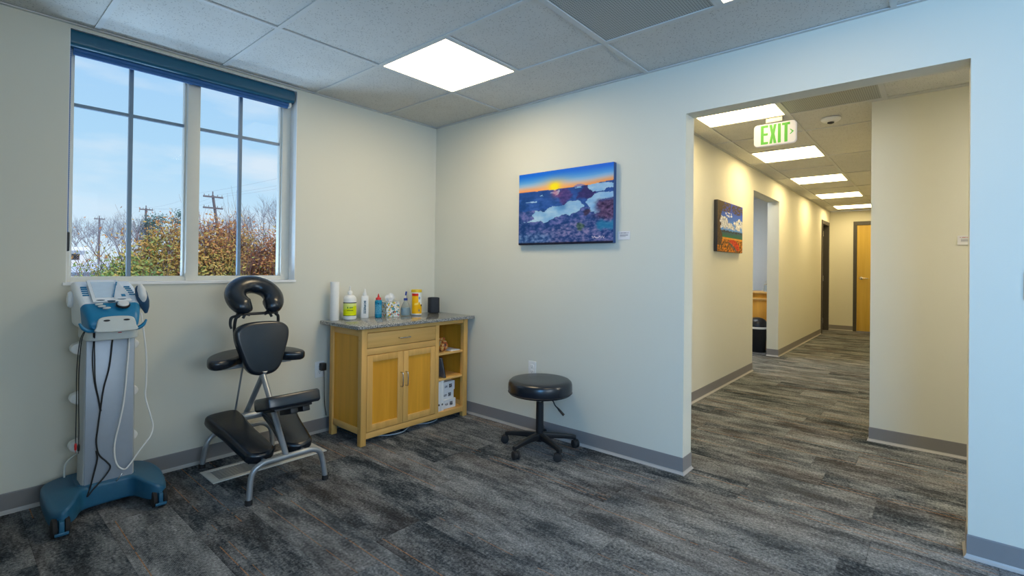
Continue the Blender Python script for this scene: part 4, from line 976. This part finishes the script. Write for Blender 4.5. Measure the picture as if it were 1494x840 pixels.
# cable hooks on the sides
for z_ in (.79, .545, .31):
    for s_ in (-1, 1):
        hk = MB(o); Mk = basis((TC+.012+s_*.096, -.155, z_), (s_, 0, 0), (0, 0, 1))
        hk.pad(closed([(-.01, -.034), (.020, -.030), (.038, -.016), (.040, .004), (.026, .020), (-.01, .024)], 4), .055, .006, Mk @ Matrix.Translation((0, 0, -.0275)), seg=3)
        hk.build('cable_hook', WHITEP, t)
for (x, y, rear) in ((-2.520, -.425, 0), (-2.152, -.415, 0), (-2.49, -.10, 1), (-2.18, -.10, 1)):
    fk = MB(o); fk.tube([(x, y-.005, .040), (x, y, .082)], .012, 12).box((x-.009, y-.067, .018), (x+.009, y-.008, .076), bev=.004).box((x-.024, y-.069, .016), (x+.024, y-.060, .030), bev=.003)
    F_ = fk.build('caster_fork', CARTBLUE, t)
    for s_ in (-1, 1): MB(o).tube([(x+s_*.012, y-.022, .041), (x+s_*.014, y-.022, .041), (x+s_*.028, y-.022, .041), (x+s_*.031, y-.022, .041)], [.036, .040, .040, .034], 28).build('caster_wheel', RUBBER, F_)
# power cord loop behind the left side of the column
MB(o).tube([(-2.40, -.08, .245), (-2.43, -.08, .232), (-2.455, -.08, .205), (-2.462, -.08, .17), (-2.462, -.08, .132)], .0042, 10, smooth_path=6).build('power_cord', HEADGREY, t)

# device head
t = thing('therapy_device', (TC+.005, -.22, .84), 'white and blue electrotherapy console on top of the silver cart', 'medical device'); o = t.location
hx = TC+.003
MB(o).pad(rrect(.205, .26, .045, 6, (hx+.006, -.235)), .052, .006, Matrix.Translation((0, 0, .840))).build('docking_base', HEADGREY, t)
MB(o).box((hx+.02, -.3665, .872), (hx+.034, -.3645, .876)).build('indicator_light', REDP, t)
SECS = [(-.050, .196, 1.085, .930), (-.062, .224, 1.100, .908), (-.095, .246, 1.112, .895), (-.150, .250, 1.097, .893), (-.215, .247, 1.070, .892), (-.222, .247, 1.066, .892), (-.318, .230, 1.013, .892), (-.350, .218, .994, .892), (-.385, .200, .966, .894), (-.400, .186, .942, .897), (-.406, .172, .925, .902)]
def sect(i0, i1, name, m, grow=0):
    mb = MB(o); vs = []; q = 7
    for y, w_, zt, zb in SECS[i0:i1]:
        w_ = w_+grow
        h2 = (zt-zb); 
        for x, z_ in rrect(w_, h2, min(.022, h2*.35), q):
            k_ = 1-.14*max(0, -z_/h2*2)*.6
            crown = .008*(1-(x/(w_/2))**2) if z_ > 0 else 0
            vs.append((hx+x*k_, y, (zt+zb)/2+z_+crown))
    n = len(rrect(1, 1, .1, q)); m_ = i1-i0
    mb.add(vs, [(j*n+i, j*n+(i+1) % n, (j+1)*n+(i+1) % n, (j+1)*n+i) for j in range(m_-1) for i in range(n)]+[tuple(range(n)), tuple((m_-1)*n+i for i in range(n))], 0, True)
    return mb.build(name, m, t)
sect(0, 7, 'rear_housing', HEADWHITE); sect(6, 11, 'front_housing', HEADBLUE, .0006)
# sloping face frame: local x right, y up the slope, z out
n0 = Vector((0, -.095-(-.385), 1.122-.966)).normalized()
Mp = basis((hx, -.312, 1.0195+.008), (1, 0, 0), n0)
MB(o).pad([(-.070, -.014), (.084, -.014), (.056, .188), (.046, .198), (-.062, .198), (-.070, .188)], .006, .0025, Mp @ Matrix.Translation((0, 0, -.001))).build('screen_bezel', HEADWHITE, t)
MB(o).box((-.056, .022, .0048), (.038, .172, .0062), M=Mp).build('screen', mat('pale_screen', (.60, .74, .86), .15), t)
sp_ = MB(o); vs = [(.012, .004, .0075), (.080, .004, .0075), (.050, .188, .012)]
sp_.add([(*v_[:2], v_[2]-.0) for v_ in vs]+[(v_[0], v_[1], v_[2]-.0012) for v_ in vs], [(0, 1, 2), (5, 4, 3), (0, 3, 4, 1), (1, 4, 5, 2), (2, 5, 3, 0)], 0, False, Mp).build('instruction_card', mat('pale_card', (.74, .80, .86), .5), t)
MB(o).box((.046, .022, .0090), (.062, .044, .0098), M=Mp).build('blue_print', HEADBLUE, t)
MB(o).tube([(.010, .014, .012), (.040, .135, .015)], .0022, 8, M=Mp).tube([(.038, .125, .015), (.044, .150, .016)], .0036, 8, M=Mp).build('stylus', HEADBLUE, t)
for s_ in (-1, 1):
    vt = MB(o)
    for k in range(5): x = s_*(.086+(.0026*(4-k) if s_ > 0 else 0)); vt.box((x-.012, .060+k*.0190, -.008), (x+.012, .066+k*.0190, -.0022), M=Mp)
    vt.build('vent_slots', HEADBLUE, t)
def oval(mb, x, y, a, b_, z_, h_, rot=0): mb.pad([(x+a*math.cos(q*PI/12)*math.cos(rot)-b_*math.sin(q*PI/12)*math.sin(rot), y+a*math.cos(q*PI/12)*math.sin(rot)+b_*math.sin(q*PI/12)*math.cos(rot)) for q in range(24)], h_, h_*.4, Mp @ Matrix.Translation((0, 0, z_)), seg=3)
for x, y in ((-.040, -.002), (.000, -.010), (.043, .004)):
    q = MB(o); oval(q, x, y, .018, .0065, -.001, .007); q.build('soft_key', mat('dark_blue_key', (.02, .07, .11), .3), t)
for x, y in ((-.050, -.032), (-.042, -.051), (-.026, -.069)):
    q = MB(o); oval(q, x, y, .0155, .0065, -.002, .007, .12); q.build('mode_key', HEADGREY, t)
q = MB(o); oval(q, .040, -.047, .0285, .0285, -.004, .012); q.build('dial_ring', DARK, t)
q = MB(o); oval(q, .040, -.047, .0235, .0235, .002, .014); q.build('dial', WHITEP, t)
# pale front lip with slots
lip = MB(o); Ml = basis((hx+.006, -.404, .921), (1, 0, 0), (0, .22, 1))
lip.pad(closed([(-.072, -.036), (.072, -.036), (.076, -.01), (.066, .026), (.03, .036), (-.03, .036), (-.066, .026), (-.076, -.01)], 5), .012, .005, Ml @ Matrix.Translation((0, 0, 0)))
lip.build('front_lip', HEADGREY, t)
q = MB(o)
for x in (-.038, .038): q.pad([(x+.013*math.cos(k*PI/10), .016+.0045*math.sin(k*PI/10)) for k in range(20)], .0015, .0005, Ml @ Matrix.Translation((0, 0, .0118)), seg=2)
q.build('lip_slots', DARK, t)
# blue hooks at the front corners
for s_ in (-1, 1):
    MB(o).tube([(hx+s_*.070, -.385, .890), (hx+s_*.095, -.392, .894), (hx+s_*.115, -.392, .908), (hx+s_*.128, -.390, .932)], [.010, .013, .012, .006], 12, smooth_path=4, flat=.7).build('cable_hook', HEADBLUE, t)
MB(o).lathe([(.010, 0), (.022, .003), (.026, .012), (.022, .022), (.010, .026)], (0, 0, 0), 20, M=basis((hx-.118, -.16, 1.03), (0, 1, 0), (0, 0, 1)) @ Matrix.Rotation(PI, 4, 'Y') @ Matrix.Scale(1.6, 4, (0, 1, 0))).build('side_holder', HEADWHITE, t)
MB(o).box((hx+.108, -.262, .975), (hx+.146, -.18, 1.01), bev=.01).build('applicator_holder', HEADWHITE, t)

# ultrasound applicator with its white cable
t = thing('ultrasound_applicator', (hx+.142, -.25, 1.02), 'white and blue handheld applicator in the right holder with a white cable looping down', 'handheld applicator'); o = t.location
ax_, ay_ = hx+.128, -.293
hb_ = MB(o); hb_.tube([(ax_-.012, ay_, 1.098), (ax_-.010, ay_, 1.085), (ax_-.002, ay_, 1.055), (ax_+.008, ay_, 1.015), (ax_+.016, ay_, .985), (ax_+.020, ay_, .955)], [.010, .020, .026, .026, .018, .006], 18, smooth_path=4, flat=1.0); hb_.build('handle_body', mat('applicator_blue', (.02, .07, .15), .3), t)
MB(o).tube([(ax_-.010, ay_-.010, 1.104), (ax_-.006, ay_-.016, 1.080), (ax_+.001, ay_-.018, 1.045), (ax_+.006, ay_-.014, 1.012)], [.009, .019, .020, .010], 16, smooth_path=4, flat=.9).build('white_shell', WHITEP, t)
cab = [(-2.204, -.292, .958), (-2.194, -.30, .86), (-2.181, -.30, .735), (-2.180, -.30, .605), (-2.182, -.30, .525), (-2.160, -.31, .42), (-2.150, -.31, .365), (-2.166, -.32, .318), (-2.208, -.32, .262), (-2.243, -.32, .208), (-2.268, -.32, .184), (-2.292, -.30, .205), (-2.305, -.30, .258), (-2.304, -.30, .325), (-2.288, -.30, .415), (-2.270, -.295, .525), (-2.260, -.295, .68), (-2.254, -.295, .80), (-2.253, -.292, .838)]
MB(o).tube(cab, .0038, 10, smooth_path=6).build('white_cable', WHITEP, t)
MB(o).box((-.020, -.006, -.0015), (.020, .006, .0015), M=basis((-2.288, -.316, .150), (.6, 0, .9), (0, 1, 0)), bev=.001).build('foil_connector', CHROME, t)
# black lead wires
def lead(paths, r_, label, plugs=()):
    t = thing('lead_wire', paths[0][0], label, 'cable', 'black electrode leads on the cart'); o = t.location
    for p in paths: MB(o).tube(p, r_, 8, smooth_path=6).build('wire', BLACKP, t)
    for p, m_ in plugs: MB(o).tube([p, (p[0], p[1], p[2]-.012), (p[0], p[1], p[2]-.032)], [.0035, .0055, .0045], 10).tube([(p[0], p[1], p[2]-.032), (p[0], p[1], p[2]-.045)], .0012, 6).build('plug', m_, t)
lead([[(-2.318, -.290, .842), (-2.330, -.292, .70), (-2.350, -.292, .60), (-2.362, -.296, .50), (-2.372, -.298, .40), (-2.376, -.298, .34), (-2.366, -.300, .28), (-2.335, -.302, .235), (-2.322, -.305, .205), (-2.345, -.306, .165), (-2.385, -.306, .120), (-2.408, -.308, .092), (-2.398, -.306, .13), (-2.385, -.304, .19), (-2.372, -.302, .26), (-2.376, -.301, .30)]], .0036, 'thick black lead hanging down the middle of the cart column')
lead([[(-2.408, -.392, .905), (-2.400, -.34, .83), (-2.396, -.300, .745), (-2.388, -.298, .64), (-2.372, -.298, .55), (-2.364, -.300, .49)], [(-2.404, -.390, .905), (-2.396, -.34, .82), (-2.388, -.302, .74), (-2.384, -.300, .64), (-2.370, -.302, .55), (-2.360, -.302, .49)]], .0024, 'thin twisted black lead falling from the left front hook of the console')
lead([[(-2.438, -.392, .905), (-2.448, -.33, .84), (-2.450, -.28, .70), (-2.448, -.27, .55), (-2.447, -.26, .42), (-2.447, -.26, .345)], [(-2.434, -.390, .905), (-2.442, -.33, .84), (-2.442, -.28, .70), (-2.440, -.27, .55), (-2.436, -.26, .42), (-2.436, -.26, .338)]], .0020, 'pair of thin leads with red and black plugs down the left of the cart', (((-2.447, -.26, .345), REDP), ((-2.436, -.26, .338), BLACKP)))

# ------------------------------------------------------------------ side room: reception counter, bin, dispenser
t = thing('reception_counter', (5.75, -.9, 0), 'wooden counter seen through the hallway opening', 'counter'); o = t.location
MB(o).box((5.32, -1.50, .0005), (5.36, -.40, .775), bev=.002).build('front_panel', OAKP, t)
MB(o).box((5.305, -1.51, .755), (5.85, -.39, .785), bev=.004).build('lower_ledge', OAK, t)
MB(o).box((5.33, -1.50, .785), (5.36, -.40, .855)).build('upper_panel', OAKP, t)
MB(o).box((5.30, -1.52, .855), (5.85, -.38, .880), bev=.006).build('counter_top', OAK, t)
MB(o).box((5.36, -1.50, .0005), (5.84, -1.47, .755)).box((5.36, -.43, .0005), (5.84, -.40, .755)).build('side_board', OAKP, t)
t = thing('swing_top_bin', (5.10, -1.37, 0), 'black swing-top bin with white liner in front of the wooden counter', 'bin'); o = t.location
MB(o).lathe([(.105, .002), (.110, .01), (.135, .36), (.137, .365)], o, 36).build('bin_body', BLACKP, t)
MB(o).lathe([(.1385, .345), (.142, .350), (.1415, .372), (.137, .375)], o, 36, cap=False).build('liner_rim', PAPER, t)
MB(o).lathe([(.137, .370), (.138, .40), (.130, .44), (.108, .475), (.07, .50), (.03, .508), (.005, .509)], o, 36).build('domed_lid', BLACKP, t)
MB(o).box((5.02, -1.45, .0), (5.26, -1.40, .0), bev=0) 
tz = Vector((5.52, -1.385, .8805))
t = thing('hand_sanitizer', tz, 'small clear pump bottle standing on the side room counter', 'bottle'); o = t.location
MB(o).lathe([(.030, 0), (.033, .004), (.033, .09), (.024, .108), (.011, .114), (.011, .122)], o, 24).build('bottle_body', CLEAR, t)
MB(o).lathe([(.013, .120), (.013, .134), (.004, .136), (.004, .156)], o, 16).tube([o+Vector((.006, 0, .158)), o+Vector((-.03, 0, .154))], .005, 8).build('pump_head', WHITEP, t)

# ------------------------------------------------------------------ outside
SNOW = mat('snowy_ground', (.78, .82, .88), .8, amt=.25, scale=.6)
def gz(y): return -.25+.85*sstep(4, 16, y)+.35*sstep(16, 60, y)
gm = MB(); nxg, nyg = 40, 60
vs = [(-40+120*i/nxg, .25+(j/nyg)**2*150, gz(.25+(j/nyg)**2*150)+.06*nz(i*.6, j*.4)) for j in range(nyg+1) for i in range(nxg+1)]
gm.add(vs, [(j*(nxg+1)+i, j*(nxg+1)+i+1, (j+1)*(nxg+1)+i+1, (j+1)*(nxg+1)+i) for j in range(nyg) for i in range(nxg)], 0, True)
struct('ground_snow', gm, SNOW)
struct('road_strip', MB().box((-20, 22.6, gz(24)-.2), (60, 24.2, gz(24)+.13)), mat('wet_asphalt', (.14, .20, .27), .4, amt=.2, scale=1))
BARK = mat('grey_bark', (.19, .15, .14), .9, amt=.3, scale=8)
TWIG = mat('red_brown_twigs', (.24, .12, .10), .9, amt=.3, scale=8)
FARBARK = mat('haze_tinted_bark', (.30, .29, .32), .9, amt=.2, scale=1)  # distance haze tinted into the bark colour
class PG:
    """prisms for thin branches"""
    def __init__(s, org): s.m = MB(org)
    def seg(s, a, b_, r0, r1, n=4):
        a = Vector(a); b_ = Vector(b_); t_ = (b_-a).normalized(); u = t_.orthogonal().normalized(); w2_ = t_.cross(u)
        vs = [p+r*(math.cos(2*PI*k/n)*u+math.sin(2*PI*k/n)*w2_) for p, r in ((a, r0), (b_, r1)) for k in range(n)]
        s.m.add(vs, [(k, (k+1) % n, n+(k+1) % n, n+k) for k in range(n)])
def branches(pg, p, d_, L, r, depth, rnd, tips, spread=.6, upb=.25, nseg=3, kids=3):
    for i in range(nseg):
        d2 = (d_+Vector((rnd.gauss(0, .16), rnd.gauss(0, .16), rnd.gauss(0, .10)+upb*.15))).normalized(); q = p+d2*L/nseg
        pg.seg(p, q, r*(1-i*.22), r*(1-(i+1)*.22), 3 if depth < 2 else 5)
        p, d_ = q, d2
        if depth > 0 and i >= 1:
            for k in range(kids-1 if i < nseg-1 else kids):
                dd = (d2+Vector((rnd.gauss(0, spread), rnd.gauss(0, spread), rnd.gauss(0, spread*.6)+upb))).normalized()
                branches(pg, q, dd, L*rnd.uniform(.55, .75), r*.5, depth-1, rnd, tips, spread, upb, nseg, kids)
    tips.append(p)
def leafmat(name, stops):
    b = M_(name, (.4, .3, .1), .7); at_ = b.n('ShaderNodeAttribute', attribute_name='tone'); b.base(b.ramp(at_.outputs['Fac'], stops)); b.b.inputs['Subsurface Weight'].default_value = 0
    return b.m
LEAF = leafmat('autumn_leaves', [(0, (.16, .30, .08)), (.22, (.36, .36, .09)), (.42, (.58, .36, .09)), (.60, (.52, .22, .07)), (.8, (.34, .13, .09)), (1, (.24, .14, .12))])
def foliage(name, parent, o, pts, size, rnd, tone, m, n_each=1):
    vs = []; fs = []; tn = []
    for p in pts:
        for _ in range(n_each):
            c = Vector(p)+Vector((rnd.gauss(0, 1), rnd.gauss(0, 1), rnd.gauss(0, 1)))*size*2.2-Vector(o)
            a = Vector((rnd.gauss(0, 1), rnd.gauss(0, 1), rnd.gauss(0, 1))).normalized(); b2_ = a.orthogonal().normalized(); s_ = size*rnd.uniform(.6, 1.3)
            k = len(vs); vs += [tuple(c-a*s_), tuple(c+b2_*s_*.5), tuple(c+a*s_), tuple(c-b2_*s_*.5)]; fs.append((k, k+1, k+2, k+3)); tn += [tone(Vector(p))+rnd.gauss(0, .10)]*4
    me = bpy.data.meshes.new(name); me.from_pydata(vs, [], fs); at_ = me.attributes.new('tone', 'FLOAT', 'POINT')
    for k, v in enumerate(tn): at_.data[k].value = max(0, min(1, v))
    return link(name, me, m, parent)
def shrub(x, y, h_, rad, seed, label, tone, dens=1.0):
    rnd = random.Random(seed); z_ = gz(y)-.05; t = thing('shrub', (x, y, z_), label, 'shrub', 'autumn shrubs outside the window'); o = t.location
    pg = PG(o); tips = []
    for k in range(15):
        a = rnd.uniform(0, 2*PI); rr_ = rnd.uniform(0, .25)*rad; p = Vector((x+rr_*math.cos(a), y+rr_*math.sin(a), z_))
        d_ = Vector((math.cos(a)*rad/h_*rnd.uniform(.3, 1.1), math.sin(a)*rad/h_*rnd.uniform(.3, 1.1), 1)).normalized()
        branches(pg, p, d_, h_*rnd.uniform(.40, .54), .010, 2, rnd, tips, .42, .5, 3, 3)
    pg.m.build('stems', TWIG, t)
    pts = []
    for p in tips:
        if rnd.random() < .75*dens and p.z < z_+h_*1.02: pts.append(p)
    for _ in range(int(5200*dens)):
        a = rnd.uniform(0, 2*PI); q = math.sqrt(rnd.random()); hh_ = rnd.uniform(.38, .98)
        rr_ = rad*q*(1.02-.35*max(0, hh_-.7)/.3)*(1+.15*nz(math.cos(a)*2, math.sin(a)*2, hh_*4+seed)); pts.append(Vector((x+rr_*math.cos(a), y+rr_*math.sin(a), z_+h_*hh_*(1-.22*q*q)*(1+.08*nz(a, seed)))))
    foliage('leaves', t, o, pts, .021, rnd, lambda p: tone(p, z_, h_), LEAF, 2)
    return t
def tn_mix(base_, gl_): return lambda p, z_, h_: base_+.30*nz(p.x*3, p.y*3, p.z*3)-gl_*sstep(.95, .60, (p.z-z_)/h_)
SHR = [(-1.60, 2.95, 1.62, .40, .12, 'low bright green shrub at the left end of the row outside the window'),
       (-1.20, 3.25, 2.02, .42, .52, 'rust and yellow shrub next to the low green one outside the left window half'),
       (-.82, 3.05, 2.06, .44, .56, 'dense orange and green shrub outside just left of the window mullion'),
       (-.44, 3.40, 2.06, .42, .62, 'orange shrub outside hidden partly behind the window mullion'),
       (-.02, 3.05, 1.98, .44, .62, 'bright orange shrub outside in the right window half'),
       (.42, 3.40, 2.06, .46, .62, 'orange and yellow shrub at the right end of the row outside')]
for k, (x, y, h_, rad, tone_, lab) in enumerate(SHR): shrub(x, y, h_, rad, 11+k, lab, tn_mix(tone_, .25))
def bare_tree(x, y, h_, seed, label, m, depth=3, kids=3, sp=.55):
    rnd = random.Random(seed); z_ = gz(y)-.3; t = thing('bare_tree', (x, y, z_), label, 'tree', 'bare trees beyond the shrubs'); o = t.location
    pg = PG(o); tips = []; pg.seg((x, y, z_), (x, y, z_+h_*.24), h_*.022, h_*.017, 8)
    for k in range(5):
        a = 2*PI*k/5+rnd.random(); branches(pg, Vector((x, y, z_+h_*.22)), Vector((math.cos(a)*.55, math.sin(a)*.55, 1)).normalized(), h_*.42, h_*.011, depth, rnd, tips, sp, .3, 3, kids)
    pg.m.build('branches', m, t)
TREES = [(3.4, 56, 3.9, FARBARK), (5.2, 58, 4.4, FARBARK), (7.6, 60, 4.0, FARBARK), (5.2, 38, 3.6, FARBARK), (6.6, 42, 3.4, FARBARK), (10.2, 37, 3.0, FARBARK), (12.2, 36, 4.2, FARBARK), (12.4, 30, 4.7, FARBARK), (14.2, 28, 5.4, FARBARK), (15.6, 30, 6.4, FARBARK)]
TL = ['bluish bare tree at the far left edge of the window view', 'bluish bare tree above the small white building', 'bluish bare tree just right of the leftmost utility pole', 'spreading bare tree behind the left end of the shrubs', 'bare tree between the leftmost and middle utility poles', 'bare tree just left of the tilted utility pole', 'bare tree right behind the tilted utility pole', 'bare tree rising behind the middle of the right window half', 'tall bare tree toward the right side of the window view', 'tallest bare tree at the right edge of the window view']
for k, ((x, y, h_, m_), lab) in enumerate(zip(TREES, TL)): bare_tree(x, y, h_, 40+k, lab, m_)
PINE = leafmat('pine_needles', [(0, (.02, .07, .07)), (.5, (.05, .14, .12)), (1, (.12, .24, .20))])
def pine(x, y, h_, seed, label):
    rnd = random.Random(seed); z_ = gz(y)-.3; t = thing('pine_tree', (x, y, z_), label, 'tree', 'pines beyond the shrubs'); o = t.location
    pg = PG(o); pg.seg((x, y, z_), (x, y, z_+h_*.9), .12, .05, 8); pts = []
    for k in range(46):
        a = rnd.uniform(0, 2*PI); hh_ = h_*rnd.uniform(.42, .97); L = h_*.22*(1-.45*hh_/h_)*rnd.uniform(.6, 1.1); e_ = Vector((x+L*math.cos(a), y+L*math.sin(a), z_+hh_+L*.35)); pg.seg((x, y, z_+hh_), e_, .03, .01)
        pts += [e_+Vector((rnd.gauss(0, .16), rnd.gauss(0, .16), rnd.gauss(0, .10))) for _ in range(45)]
    pg.m.build('trunk', BARK, t); foliage('needles', t, o, pts, .07, rnd, lambda p: .5+.4*nz(p.x*2, p.z*2), PINE)
pine(6.9, 38, 3.9, 5, 'blue-green pine just right of the middle utility pole'); pine(8.9, 38.5, 4.3, 6, 'blue-green pine next to the window mullion')
POLE = mat('weathered_pole', (.16, .14, .15), .9, amt=.2, scale=4)
def pole(x, y, ztop, tilt, arms, label, tr=False, aw=1.25):
    z_ = gz(y)-.3; t = thing('utility_pole', (x, y, z_), label, 'utility pole', 'utility poles outside'); o = t.location; top = Vector((x-tilt, y, ztop))
    MB(o).tube([(x, y, z_), top], [.15, .11], 10).build('pole_shaft', POLE, t)
    for dz in arms:
        c = Vector((x-tilt, y, ztop-dz)); A = MB(o).box((c.x-aw, c.y-.06-.12, c.z-.07), (c.x+aw, c.y+.06-.12, c.z+.07)).build('crossarm', POLE, t)
        for s_ in (-.9, -.45, .45, .9): MB(o).cyl((c.x+s_*aw, c.y-.12, c.z), .04, .07, .22, 8).build('insulator', CHROME, A)
    MB(o).tube([top, top+Vector((0, 0, .35))], .05, 8).build('pole_cap', POLE, t)
    if tr: MB(o).lathe([(.05, 0), (.26, .05), (.28, .9), (.2, 1.0)], (x-tilt*.70-.42, y-.1, ztop-3.4), 16).build('transformer', mat('transformer_grey', (.32, .38, .44), .5), t)
pole(12.54, 90, 7.65, .0, (.15,), 'leftmost distant utility pole with one crossarm', aw=.62)
pole(13.22, 68, 7.64, .0, (.15,), 'middle utility pole with one crossarm rising above the shrubs', aw=.68)
pole(14.2, 46, 7.32, 1.0, (.15, 1.15), 'nearest leaning utility pole with two crossarms and a transformer', True, .80)
t = thing('far_building', (1.9, 50, gz(50)-.2), 'small white flat-roofed building far outside at the left of the window', 'building'); o = t.location
MB(o).box((-.2, 48, gz(50)-.2), (4.7, 52, 2.05)).build('walls', mat('white_siding', (.72, .72, .74), .8), t)
MB(o).box((-.5, 47.6, 2.05), (5.0, 52.4, 2.35), bev=.05).build('roof', mat('snowy_roof', (.84, .87, .92), .7), t)
MB(o).box((3.9, 47.95, 1.35), (4.4, 48.0, 1.8)).build('window_glazing', DARK, t)
# power wires between the poles
wz = MB((13.9, 60, 8))
for dx in (-1.1, .4, 1.2):
    pa = Vector((13.2+dx, 46, 7.4)); pb = Vector((13.22+dx, 68, 7.7)); pc = Vector((18+dx*1.2, 14, 9.4))
    for A_, B2 in ((pa, pb), (pc, pa)):
        pts = [A_.lerp(B2, k/14)+Vector((0, 0, -.5*4*(k/14)*(1-k/14))) for k in range(15)]; wz.tube(pts, .007, 4, cap=False)
tag(wz.build('power_lines', mat('pale_wire', (.40, .46, .52), .6)), 'thin sagging power lines between the utility poles outside', 'power line')
